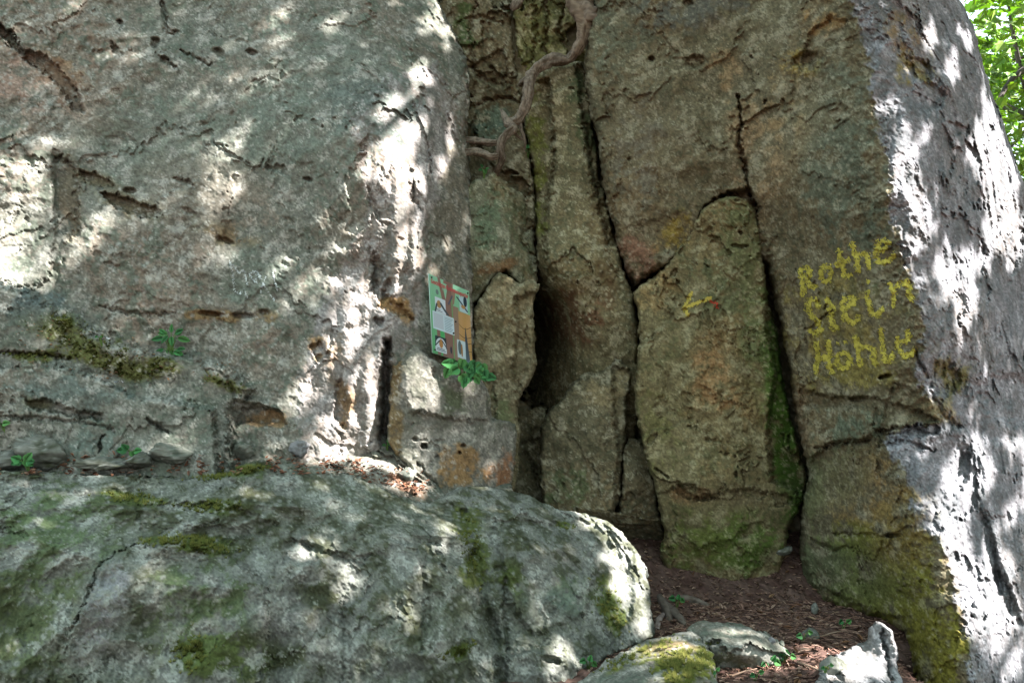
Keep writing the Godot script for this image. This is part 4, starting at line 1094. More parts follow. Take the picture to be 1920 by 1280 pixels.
func px_tube(parent: Node, called: String, pts: Array, c0: Color, c1: Color) -> void:
	# pts: px, py, depth, radius px
	var p := PackedVector3Array()
	var r := PackedFloat32Array()
	for i in range(0, pts.size(), 4):
		p.append(at(pts[i], pts[i + 1], pts[i + 2]))
		r.append(pts[i + 3] * pts[i + 2] / FOCAL)
	part(parent, called, tube(p, r, 22, c0, c1, 0.2, 10), mats.bark)

func make_roots() -> void:
	var a := Color(0.075, 0.06, 0.042)
	var b := Color(0.19, 0.158, 0.115)
	var t := thing("tree_root", Vector3.ZERO, "thick winding tree root climbing down the chimney over the tall pillar's top", "root")
	px_tube(t, "trunk", [1070, -90, 5.3, 34, 1080, -30, 5.26, 27, 1090, 20, 5.22, 21, 1094, 50, 5.2, 14, 1091, 75, 5.19, 11, 1076, 100, 5.18, 9], Color(0.08, 0.058, 0.038), Color(0.20, 0.16, 0.11))
	px_tube(t, "branch", [1095, 20, 5.2, 16, 1112, 26, 5.17, 13, 1128, 30, 5.2, 10], a, b)
	px_tube(t, "branch", [1079, 96, 5.18, 9, 1064, 112, 5.2, 8.5, 1044, 112, 5.17, 12, 1028, 116, 5.16, 11, 1012, 124, 5.15, 9.5, 1002, 134, 5.15, 9.5, 996, 142, 5.14, 9.5, 993, 158, 5.12, 9, 989, 185, 5.12, 9, 982, 206, 5.13, 8.5, 972, 222, 5.13, 8, 960, 228, 5.12, 7.5, 952, 231, 5.1, 7]  , a, b)
	px_tube(t, "branch", [994, 142, 5.16, 6, 984, 150, 5.2, 5.5, 977, 157, 5.28, 6], a, b)
	px_tube(t, "branch", [940, 205, 5.2, 2, 948, 222, 5.1, 5, 953, 234, 5.08, 7.5, 962, 241, 5.06, 8, 950, 250, 5.05, 8, 941, 264, 5.04, 8, 939, 284, 5.05, 7.5, 942, 300, 5.08, 6.5, 934, 316, 5.12, 5.5, 929, 334, 5.2, 4], a, b)
	px_tube(t, "branch", [934, 292, 5.06, 6, 918, 293, 5.05, 6.5, 902, 287, 5.05, 6.5, 886, 285, 5.06, 6.5, 868, 286, 5.08, 7], a, b)
	px_tube(t, "branch", [934, 266, 5.1, 5, 916, 267, 5.1, 6, 900, 265, 5.1, 6, 884, 263, 5.11, 6, 866, 260, 5.12, 6], a, b)
	px_tube(t, "rootlet", [975, 232, 5.14, 3.5, 980, 250, 5.14, 3, 984, 268, 5.15, 2.5, 983, 286, 5.17, 1.5], a, b)
	px_tube(t, "rootlet", [964, 248, 5.07, 3, 972, 256, 5.1, 2.5, 980, 262, 5.13, 2], a, b)
	var u := thing("tree_root", Vector3.ZERO, "stub of root poking from the rock at the top of the chimney", "root")
	px_tube(u, "branch", [990, -30, 5.5, 10, 976, -4, 5.4, 10, 966, 10, 5.36, 8, 960, 16, 5.4, 4], a, b)
	var g0 := Color(0.10, 0.08, 0.06)
	var g1 := Color(0.17, 0.145, 0.115)
	var w := thing("tree_root", Vector3.ZERO, "gnarled dark root running over the litter beside the boulder's sunlit end", "root")
	ground_root(w, "branch", [1212, 1098, 8, 1228, 1112, 9, 1240, 1130, 9, 1250, 1150, 8, 1256, 1168, 6], g0, g1)
	ground_root(w, "branch", [1244, 1136, 6, 1262, 1150, 7, 1276, 1164, 6, 1284, 1172, 4], g0, g1)
	ground_root(w, "branch", [1232, 1184, 4, 1236, 1166, 5, 1246, 1156, 5, 1256, 1160, 3], Color(0.22, 0.18, 0.15), Color(0.36, 0.30, 0.27))
	var x := thing("tree_root", Vector3.ZERO, "flat grey root surfacing in the litter behind the gnarled dark root", "root")
	ground_root(x, "branch", [1262, 1126, 6, 1284, 1128, 8, 1308, 1132, 7, 1330, 1138, 3], g0, g1)
	var y := thing("tree_root", Vector3.ZERO, "thin root curling along the tall slab's foot", "root")
	ground_root(y, "branch", [1278, 1086, 3, 1296, 1090, 4, 1312, 1098, 4, 1330, 1104, 2], g0, g1)

func ground_root(parent: Node, called: String, pts: Array, c0: Color, c1: Color) -> void:
	var p := PackedVector3Array()
	var r := PackedFloat32Array()
	for i in range(0, pts.size(), 3):
		var q := on_ground(pts[i], pts[i + 1])
		var s: float = pts[i + 2] * q.distance_to(EYE) / FOCAL
		p.append(q + Vector3(0, s * 0.5, 0))
		r.append(s)
	part(parent, called, tube(p, r, 12, c0, c1, 0.2, 6), mats.bark)

# ------------------------------------------------------------------ information board
func sign_print() -> ImageTexture:
	var W := 360
	var H := 520
	var im := Image.create_empty(W, H, false, Image.FORMAT_RGB8)
	var green := Color(0.56, 0.78, 0.64)
	var tree := Color(0.53, 0.42, 0.38)
	var tree2 := Color(0.58, 0.50, 0.42)
	var wood := Color(0.74, 0.60, 0.40)
	for y in H:
		for x in W:
			var c := green.lerp(Color(0.36, 0.66, 0.44), y / float(H))
			var lo := 0.18 * W if y > 250 else 0.0
			if y > 250 and x > 44 and x < 74: c = tree
			if y > 250 and x > 74 and x < 108: c = Color(0.30, 0.68, 0.40)
			# trunk with forks
			var l := 100.0 + 14.0 * sin(y * 0.02)
			if y < 150: l = 100.0 + (150 - y) * 0.15
			if x > l and x < 200 + (0.0 if y > 150 else (150 - y) * 0.05): c = tree
			if y < 170 and absf(x - (80 + y * 0.25)) < 12: c = tree
			if y < 150 and x > 118 and x < 150 and y > 20 and y < 130 - absf(x - 134) * 4.0: c = green
			if y < 140 and x > 196 - (140 - y) * 0.1 and x < 230 - (y - 40) * 0.2 and y > 30: c = tree2
			if y >= 150 and x >= 196 and x < 250: c = tree2
			if y > 110 and absf(x - 190) < 4: c = Color(0.40, 0.68, 0.42)
			# cut wood on the right
			if y > 170 and x >= 246: c = wood.lerp(Color(0.72, 0.58, 0.36), 0.5 + 0.5 * sin(x * 0.08 + y * 0.01))
			if x >= 246 and y > 170:
				for q in [[260, 1.0], [330, 0.7], [372, 0.6], [430, 0.2]]:
					if absf(y - (q[0] + sin((x - 246) * 0.03) * 22.0 * q[1])) < 2.0: c = Color(0.25, 0.19, 0.12)
			if y > 270 and absf(x - (306 + (y - 270) * 0.04)) < 2 + (y - 270) * 0.10 and x < 345: c = Color(0.20, 0.24, 0.27).lerp(Color(0.36, 0.43, 0.46), (y - 270) / 250.0)
			im.set_pixel(x, y, c)
	var white := Color(0.80, 0.86, 0.88)
	# pasted pictures with captions and the text panel
	quad(im, 40, 135, 92, 100, white)
	blob(im, 74, 178, 20, 26, Color(0.66, 0.53, 0.36))
	for k in 60:
		blob(im, 54 - k * 0.25, 180 + k * 0.9, 7, 5, Color(0.26, 0.32, 0.35))
		blob(im, 90 + k * 1.0, 170 + k * 1.2 - k * k * 0.004, 9, 7, Color(0.26, 0.32, 0.35))
	quad(im, 262, 60, 76, 108, Color(0.70, 0.80, 0.82))
	blob(im, 316, 88, 17, 36, Color(0.18, 0.24, 0.30))
	for k in 50:
		blob(im, 240 + k * 1.9, 78 + k * 1.5, 7, 5, Color(0.20, 0.27, 0.33))
	blob(im, 296, 130, 20, 13, Color(0.72, 0.55, 0.33))
	blob(im, 62, 100, 13, 17, Color(0.42, 0.50, 0.48))
	for k in 40: blob(im, 160 + k * 0.9, 150 - k * 1.6, 6, 6, Color(0.36, 0.36, 0.42))
	quad(im, 14, 236, 188, 118, Color(0.78, 0.87, 0.89))
	quad(im, 22, 244, 84, 98, Color(0.72, 0.78, 0.80))
	for k in 9: quad(im, 116, 250 + k * 11, 76 - (k % 3) * 8, 4, Color(0.48, 0.60, 0.64))
	quad(im, 26, 396, 98, 104, Color(0.17, 0.24, 0.26))
	blob(im, 75, 452, 44, 48, white)
	quad(im, 26, 466, 98, 34, white)
	blob(im, 76, 440, 17, 30, Color(0.70, 0.52, 0.30))
	for k in 40:
		blob(im, 64 - k, 424 + k * 1.0, 4, 4, Color(0.24, 0.27, 0.32))
		blob(im, 88 + k, 420 + k * 1.1, 4, 4, Color(0.24, 0.27, 0.32))
	quad(im, 40, 474, 66, 5, Color(0.22, 0.26, 0.30))
	quad(im, 36, 485, 78, 5, Color(0.22, 0.26, 0.30))
	quad(im, 56, 222, 46, 4, Color(0.30, 0.36, 0.40))
	quad(im, 50, 212, 34, 4, Color(0.30, 0.36, 0.40))
	quad(im, 222, 372, 78, 124, Color(0.76, 0.85, 0.86))
	blob(im, 246, 424, 17, 48, Color(0.38, 0.44, 0.45))
	blob(im, 264, 440, 8, 44, Color(0.62, 0.47, 0.28))
	blob(im, 164, 462, 9, 24, Color(0.22, 0.24, 0.30))
	return ImageTexture.create_from_image(im)

func quad(im: Image, x: int, y: int, w: int, h: int, c: Color) -> void:
	im.fill_rect(Rect2i(x, y, w, h), c)

func blob(im: Image, cx: float, cy: float, rx: float, ry: float, c: Color) -> void:
	for y in range(int(cy - ry), int(cy + ry) + 1):
		for x in range(int(cx - rx), int(cx + rx) + 1):
			if x < 0 or y < 0 or x >= im.get_width() or y >= im.get_height(): continue
			if pow((x - cx) / rx, 2) + pow((y - cy) / ry, 2) <= 1.0: im.set_pixel(x, y, c)

func make_sign() -> void:
	# corners of the board: it hangs flat on the face that turns into the chimney
	var a := at(804, 513, 4.36)
	var b := at(879, 546, 4.66)
	var d := at(811, 661, 4.36)
	var x := b - a
	var y := d - a
	x = x.slide(y.normalized()) * 1.0 + y * (x.dot(y) / y.length_squared())
	var n := y.cross(x).normalized()
	var t := thing("information_board", a + y, "colourful green and brown printed nature information board screwed to the rock", "sign")
	var o := t.position
	var th := 0.006
	var st := SurfaceTool.new()
	st.begin(Mesh.PRIMITIVE_TRIANGLES)
	var f := [a - o, a + x - o, a + x + y - o, a + y - o]
	var bk := []
	for p in f: bk.append(p - n * th)
	var tri := func(p0: Vector3, p1: Vector3, p2: Vector3, p3: Vector3) -> void:
		for p in [p0, p1, p2, p0, p2, p3]: st.add_vertex(p)
	for k in 4: tri.call(f[k], bk[k], bk[(k + 1) % 4], f[(k + 1) % 4])
	tri.call(bk[0], bk[3], bk[2], bk[1])
	tri.call(f[0], f[1], f[2], f[3])
	st.generate_normals()
	var panel := part(t, "panel", st.commit(), plain(Color(0.30, 0.45, 0.36), 0.5))
	st = SurfaceTool.new()
	st.begin(Mesh.PRIMITIVE_TRIANGLES)
	var uv := [Vector2(0, 0), Vector2(1, 0), Vector2(1, 1), Vector2(0, 1)]
	for k in [0, 1, 2, 0, 2, 3]:
		st.set_uv(uv[k])
		st.add_vertex(f[k] + n * 0.0015)
	st.generate_normals()
	var m := StandardMaterial3D.new()
	m.albedo_texture = sign_print()
	m.albedo_color = Color(0.95, 0.95, 0.95)
	m.roughness = 0.35
	part(panel, "print", st.commit(), m)
	# title in red letters
	var tm := TextMesh.new()
	var fo := SystemFont.new()
	fo.font_names = PackedStringArray(["Droid Sans"])
	fo.font_weight = 700
	tm.font = fo
	tm.font_size = 40
	tm.depth = 0.001
	tm.pixel_size = 0.001
	tm.text = "Geschütztes Fledermausquartier"
	var title := part(panel, "title", tm, plain(Color(0.50, 0.10, 0.10), 0.5))
	var wide: float = tm.get_aabb().size.x
	var s := x.length() * 0.93 / wide
	title.transform = Transform3D(Basis(x.normalized() * s, -y.normalized() * s * 1.5, n * 1.0), a - o + x * 0.5 + y * 0.082 + n * 0.003)
	for q in [[0.05, 0.035], [0.955, 0.035], [0.05, 0.955], [0.60, 0.49], [0.53, 0.655]]:
		var c := CylinderMesh.new()
		c.top_radius = 0.005
		c.bottom_radius = 0.006
		c.height = 0.006
		c.radial_segments = 10
		c.rings = 1
		var sc := part(t, "screw", c, plain(Color(0.05, 0.05, 0.05), 0.4))
		sc.transform = Transform3D(Basis(x.normalized(), n, x.normalized().cross(n)), a - o + x * q[0] + y * q[1] + n * 0.004)

# ------------------------------------------------------------------ paint and scratches on the rock
func stroke_mesh(rock_name: String, pts: PackedVector2Array, width: float, chip: float) -> ArrayMesh:
	var lo := pts[0]
	var hi := pts[0]
	for p in pts:
		lo = lo.min(p)
		hi = hi.max(p)
	lo -= Vector2.ONE * (width + 3.0)
	hi += Vector2.ONE * (width + 3.0)
	var s := 1.1
	var nx := int((hi.x - lo.x) / s) + 1
	var ny := int((hi.y - lo.y) / s) + 1
	var v := PackedVector3Array()
	var tone := PackedColorArray()
	var idx := PackedInt32Array()
	var rev := PackedInt32Array()
	rev.resize(nx * ny)
	rev.fill(-1)
	for b in ny:
		for a in nx:
			var p := lo + Vector2(a, b) * s
			var wob := Vector2(n_grain.get_noise_2d(p.x * 0.005, p.y * 0.005), n_grain.get_noise_2d(p.y * 0.005 + 3.0, p.x * 0.005)) * 3.0
			var d := line_dist(pts, p + wob).x
			var keep := width * 0.5 * (1.0 + 0.5 * n_fine.get_noise_2d(p.x * 0.006, p.y * 0.006)) - d
			var ch := 0.7 * n_grain.get_noise_2d(p.x * 0.0035 + 7.0, p.y * 0.0035) + 0.7 * n_fine.get_noise_2d(p.x * 0.006, p.y * 0.006 + 4.0)
			if keep > 0.0 and ch > chip - keep * 0.06:
				var q := on(rock_name, p.x, p.y)
				if q != Vector3.INF:
					rev[b * nx + a] = v.size()
					v.append(q - (q - EYE).normalized() * 0.004)
					var g := clampf(0.78 + 0.5 * n_fine.get_noise_2d(p.x * 0.005 + 2.0, p.y * 0.005) + 0.35 * n_grain.get_noise_2d(p.x * 0.004, p.y * 0.004) + 0.02 * keep, 0.35, 1.15)
					tone.append(Color(g, g * (0.97 + 0.03 * g), g))
	for b in ny - 1:
		for a in nx - 1:
			var k := b * nx + a
			var i0 := rev[k]
			var i1 := rev[k + 1]
			var i2 := rev[k + nx + 1]
			var i3 := rev[k + nx]
			if i0 >= 0 and i1 >= 0 and i2 >= 0: idx.append_array([i0, i1, i2])
			if i0 >= 0 and i2 >= 0 and i3 >= 0: idx.append_array([i0, i2, i3])
	if idx.is_empty(): return null
	var st := SurfaceTool.new()
	st.create_from(arrays_mesh(v, PackedVector3Array(), tone, idx), 0)
	st.generate_normals()
	return st.commit()

func arc(cx: float, cy: float, rx: float, ry: float, a0: float, a1: float, n := 10) -> Array:
	var o := []
	for i in n + 1:
		var t := deg_to_rad(lerpf(a0, a1, float(i) / n))
		o.append_array([cx + cos(t) * rx, cy + sin(t) * ry])
	return o

func write(t: Node3D, rock_name: String, called: String, strokes: Array, width: float, chip: float, m: Material) -> void:
	# one letter: its strokes joined
	var st := SurfaceTool.new()
	st.begin(Mesh.PRIMITIVE_TRIANGLES)
	var any := false
	for s in strokes:
		var me := stroke_mesh(rock_name, pv(s), width, chip)
		if me:
			st.append_from(me, 0, Transform3D())
			any = true
	if any: part(t, called, st.commit(), m)

func make_paint() -> void:
	var pillar := ""
	var slab := ""
	for o in specs:
		if o.label.begins_with("great overhanging"): pillar = o.node
		if o.label.begins_with("tall free"): slab = o.node
	var yellow := plain(Color(0.37, 0.325, 0.055), 0.95)
	var red := plain(Color(0.42, 0.07, 0.035), 0.9)
	var chalk := plain(Color(0.46, 0.52, 0.48), 0.95)
	for m in [yellow, red, chalk]: m.vertex_color_use_as_albedo = true
	var t := thing("painted_lettering", Vector3.ZERO, "worn yellow painted lettering on the great pillar's shaded side", "lettering")
	var w := 13.0
	var L := [
		[[1502, 505, 1507, 552], [1502, 505, 1516, 502, 1519, 512, 1516, 522, 1506, 526], [1510, 524, 1519, 535, 1528, 538]],
		[arc(1549, 513, 9, 15, 0, 360, 16)],
		[[1574, 470, 1577, 492, 1585, 518], [1570, 497, 1584, 488, 1592, 487], [1584, 518, 1594, 515]],
		[[1598, 457, 1606, 484, 1610, 508], [1608, 480, 1618, 476, 1626, 478, 1630, 500]],
		[[1641, 474, 1660, 466, 1665, 456, 1658, 450, 1648, 456, 1643, 474, 1645, 488, 1656, 492, 1670, 486, 1676, 478]],
		[[1535, 572, 1528, 560, 1519, 563, 1514, 578, 1522, 592, 1535, 605, 1541, 618, 1532, 626, 1520, 620]],
		[[1552, 561, 1558, 590, 1564, 618, 1570, 614], [1556, 574, 1564, 578]],
		[[1580, 576, 1600, 570, 1604, 560, 1596, 556, 1584, 560, 1580, 576, 1586, 598, 1598, 605, 1608, 600, 1611, 592]],
		[[1626, 548, 1630, 570, 1634, 588, 1646, 591, 1654, 580]],
		[[1670, 534, 1678, 548, 1674, 572], [1676, 540, 1690, 532, 1700, 528, 1708, 540], [1704, 548, 1710, 562]],
		[[1531, 644, 1534, 668, 1531, 696], [1533, 674, 1542, 672, 1552, 668], [1553, 640, 1556, 662, 1554, 682, 1560, 696]],
		[arc(1582, 676, 13, 14, 0, 360, 16)],
		[[1604, 632, 1608, 650, 1614, 684], [1608, 646, 1624, 652, 1638, 654, 1638, 672, 1642, 682]],
		[[1652, 618, 1656, 648, 1660, 676, 1668, 676, 1674, 666]],
		[[1684, 642, 1700, 640, 1706, 628, 1702, 622], [1684, 634, 1684, 648, 1690, 662, 1700, 670, 1712, 662, 1714, 656]],
	]
	for s in L: write(t, pillar, "letter", s, w, -0.42, yellow)
	for s in [[1571, 643, 1573, 645], [1585, 640, 1587, 643], [1627, 527, 1629, 528]]: write(t, pillar, "letter_dot", [s], 8.0, -0.6, yellow)
	var g := thing("paint_mark", Vector3.ZERO, "short yellow arrow mark ending in a red dab on the tall slab", "paint mark")
	write(g, slab, "arrow", [[1296, 551, 1288, 568, 1283, 578, 1290, 590], [1284, 577, 1300, 570, 1318, 564, 1332, 558]], 9.0, -0.7, plain(Color(0.34, 0.28, 0.055), 0.95))
	write(g, slab, "dab", [[1332, 564, 1342, 568, 1346, 576]], 7.5, -0.5, red)
	var c := thing("scratched_lettering", Vector3.ZERO, "pale scratched letters on the grey wall above the nettle plant", "lettering")
	for k in [[430, 490, 436, 512, 438, 532, 440, 546, 450, 550, 457, 542, 464, 560], [433, 493, 448, 512, 456, 504, 460, 520, 464, 536], [466, 512, 479, 507, 480, 524], [467, 514, 474, 524, 481, 530], [482, 509, 488, 522, 496, 537, 506, 553, 514, 562], [498, 518, 492, 532, 488, 548], [511, 508, 516, 530, 520, 545]]:
		write(c, "cliff_slab", "stroke", [k], 4.4, -0.8, chalk)

# ------------------------------------------------------------------ leaves and plants
func leaf_mesh(kind: String) -> ArrayMesh:
	# a leaf along +y, 1 long, facing +z, folded a little on its midrib
	var half := []
	match kind:
		"heart": half = [0.0, -0.02, 0.20, -0.10, 0.40, 0.0, 0.50, 0.22, 0.44, 0.46, 0.33, 0.52, 0.30, 0.72, 0.14, 0.86, 0.0, 1.0]
		"toothed": half = [0.0, 0.0, 0.14, 0.06, 0.24, 0.16, 0.25, 0.24, 0.31, 0.32, 0.28, 0.42, 0.30, 0.50, 0.23, 0.60, 0.22, 0.70, 0.12, 0.84, 0.0, 1.0]
		"maple": half = [0.0, 0.0, 0.16, -0.06, 0.42, 0.06, 0.34, 0.22, 0.54, 0.46, 0.30, 0.46, 0.26, 0.68, 0.12, 0.74, 0.0, 1.0]
		_: half = [0.0, 0.0, 0.2, 0.15, 0.28, 0.45, 0.18, 0.75, 0.0, 1.0]
	var st := SurfaceTool.new()
	st.begin(Mesh.PRIMITIVE_TRIANGLES)
	var n := half.size() / 2
	for s in [-1.0, 1.0]:
		for i in range(0, n - 1):
			var a := Vector2(half[i * 2], half[i * 2 + 1])
			var b := Vector2(half[i * 2 + 2], half[i * 2 + 3])
			var m0 := Vector2(0, clampf(a.y, 0.0, 1.0))
			var m1 := Vector2(0, clampf(b.y, 0.0, 1.0))
			for q in [m0, a, b, m0, b, m1]:
				var z: float = absf(q.x) * 0.08 - q.y * q.y * 0.08
				var g := 1.12 if q.x == 0.0 else 0.96
				st.set_color(Color(g, g, g))
				st.add_vertex(Vector3(q.x * s, q.y, z))
	st.generate_normals()
	return st.commit()

func leaf_basis(dir: Vector3, face: Vector3, size: float) -> Basis:
	var y := dir.normalized()
	var z := face.slide(y).normalized()
	return Basis(y.cross(z) * size, y * size, z * size)

func herb(where: Vector3, label: String, called: String, leaves: Array, mesh: Mesh, group: String) -> void:
	# leaves: offset right, up, toward the viewer (m), size, heading degrees in the picture plane
	var t := thing(called, where, label, "plant", group)
	var stem := plain(Color(0.09, 0.16, 0.04), 0.7)
	var k := 0
	for l in leaves:
		k += 1
		var tip := Vector3(l[0], l[1], l[2])
		var an := deg_to_rad(l[4])
		var dir := Vector3(cos(an), sin(an) * 0.85 - 0.1, 0.12 + 0.3 * sin(k * 2.1)).normalized()
		var p := PackedVector3Array([Vector3(l[0] * 0.1, -0.015, -0.01), tip * 0.55 + Vector3(0, 0.01, 0), tip])
		var stalk := part(t, "stem", tube(p, PackedFloat32Array([0.003, 0.0025, 0.0015]), 5, Color(0.09, 0.16, 0.04), Color(0.12, 0.2, 0.06), 0.05, 3), mats.vc)
		var o := part(stalk, "leaf", mesh, mats[["herb", "herb2", "herb3"][k % 3]])
		o.transform = Transform3D(leaf_basis(dir, Vector3(0.4 * sin(k * 1.7), 0.4 + 0.3 * sin(k * 3.1), 0.9), l[3]), tip)

func make_plants() -> void:
	var heart := leaf_mesh("heart")
	var tooth := leaf_mesh("toothed")
	var p := at(868, 704, 4.36)
	var L := []
	# px offsets turned into metres at the plant's place
	var s := 4.4 / FOCAL
	var rp := RandomNumberGenerator.new()
	rp.seed = 31
	for row in 4:
		for i in 7:
			var u := (i - 3.0 + 0.5 * (row % 2)) / 3.3 + rp.randf_range(-0.12, 0.12)
			var v := 0.75 - row * 0.5 + rp.randf_range(-0.2, 0.2)
			if u * u + v * v > 1.15 or rp.randf() < 0.12: continue
			L.append([(12.0 + u * 36.0) * s, (10.0 + v * 19.0 - u * 6.0) * s, (4.0 + row * 3.0) * s + 0.015, rp.randf_range(13.0, 26.0) * s, 270.0 + u * 70.0 + rp.randf_range(-55, 55)])
	herb(p, "dense clump of heart shaped green leaves growing under the information board", "leafy_plant", L, heart, "")
	s = 3.3 / FOCAL
	var q0 := seen_at(318, 660)
	L = []
	for q in [[-18, 34, 2, 26, 190], [-8, 42, 2, 26, 160], [2, 46, 2, 22, 90], [10, 44, 2, 26, 30], [18, 34, 2, 30, 350], [4, 36, 8, 24, 280], [-4, 38, 8, 24, 240], [14, 40, 4, 22, 60], [-14, 44, 0, 18, 130], [-12, 6, 6, 22, 200], [-4, 4, 8, 20, 250], [12, 2, 6, 26, 340], [18, 6, 4, 24, 10], [4, 2, 8, 20, 290]]:
		L.append([q[0] * s, q[1] * s, q[2] * s, q[3] * s, q[4]])
	herb(q0, "bushy nettle with toothed bright green leaves on the mossy shelf of the wall", "leafy_plant", L, tooth, "")
	var spots := [
		[52, 872, 16, 6, "small seedling cluster growing in front of the smooth egg shaped stone"], [248, 850, 16, 4, "small plant with broad leaves on the shelf beside the slab stone"], [6, 800, 12, 2, "pair of green leaves sprouting from a crack in the wall"],
		[990, 288, 8, 3, "tiny green leaves at the tip of the hanging rootlet"], [908, 326, 9, 4, "tiny green sprout below the roots in the chimney"], [1288, 1080, 9, 3, "small seedling at the tall slab's left foot"], [1334, 1102, 8, 2, "tiny seedling beside the thin root"], [1270, 1130, 13, 3, "broad green leaf sprouting between the dark roots"],
		[1444, 1246, 16, 3, "green seedling with notched leaves in front of the angular stone"], [1472, 1232, 13, 3, "tall seedling leaning against the angular stone's end"], [1416, 1270, 10, 2, "low seedling in the litter below the angular stone"], [1104, 1246, 14, 3, "seedling sprouting between the boulder and the mossy flat rock"],
		[1582, 1172, 10, 2, "lone green leaf in the litter at the great pillar's foot"], [1506, 1194, 12, 2, "pale green leaf beside the sunken flat stone"], [1222, 1036, 9, 2, "small sprout at the low undercut rock"], [190, 640, 5, 2, "tiny two leaved sprout standing in the moss of the wall"], [1548, 1254, 9, 2, "green leaf at the mossy stone knob"], [726, 836, 7, 3, "small leaves in the deep crack beside the board's block"], [1340, 1262, 8, 2, "grass like sprout below the mossy flat rock"]]
	var r := RandomNumberGenerator.new()
	r.seed = 5
	for sp in spots:
		var g := seen_at(sp[0], sp[1] + 8)
		if g == Vector3.INF: continue
		var sc := g.distance_to(EYE) / FOCAL
		L = []
		for k in int(sp[3]):
			var an: float = 200.0 + 360.0 * k / sp[3] + r.randf_range(-30, 30)
			L.append([cos(deg_to_rad(an)) * sp[2] * 0.5 * sc, (10 + r.randf_range(0, 8)) * sc, 0.02 + r.randf_range(0, 0.02), sp[2] * 0.85 * sc * r.randf_range(0.8, 1.15), an])
		herb(g, sp[4], "seedling", L, heart, "seedlings in the cracks and litter")

# ------------------------------------------------------------------ litter, twigs and moss
func flakes(called: String, label: String, list: Array, mesh: Mesh, mat: Material, colors: Array) -> void:
	var mm := MultiMesh.new()
	mm.transform_format = MultiMesh.TRANSFORM_3D
	mm.use_colors = true
	mm.mesh = mesh
	mm.instance_count = list.size()
	for i in list.size():
		mm.set_instance_transform(i, list[i])
		mm.set_instance_color(i, colors[i])
	var o := MultiMeshInstance3D.new()
	o.name = called
	o.multimesh = mm
	o.material_override = mat
	add_child(o)
	tag(o, label, "litter", "", "stuff")

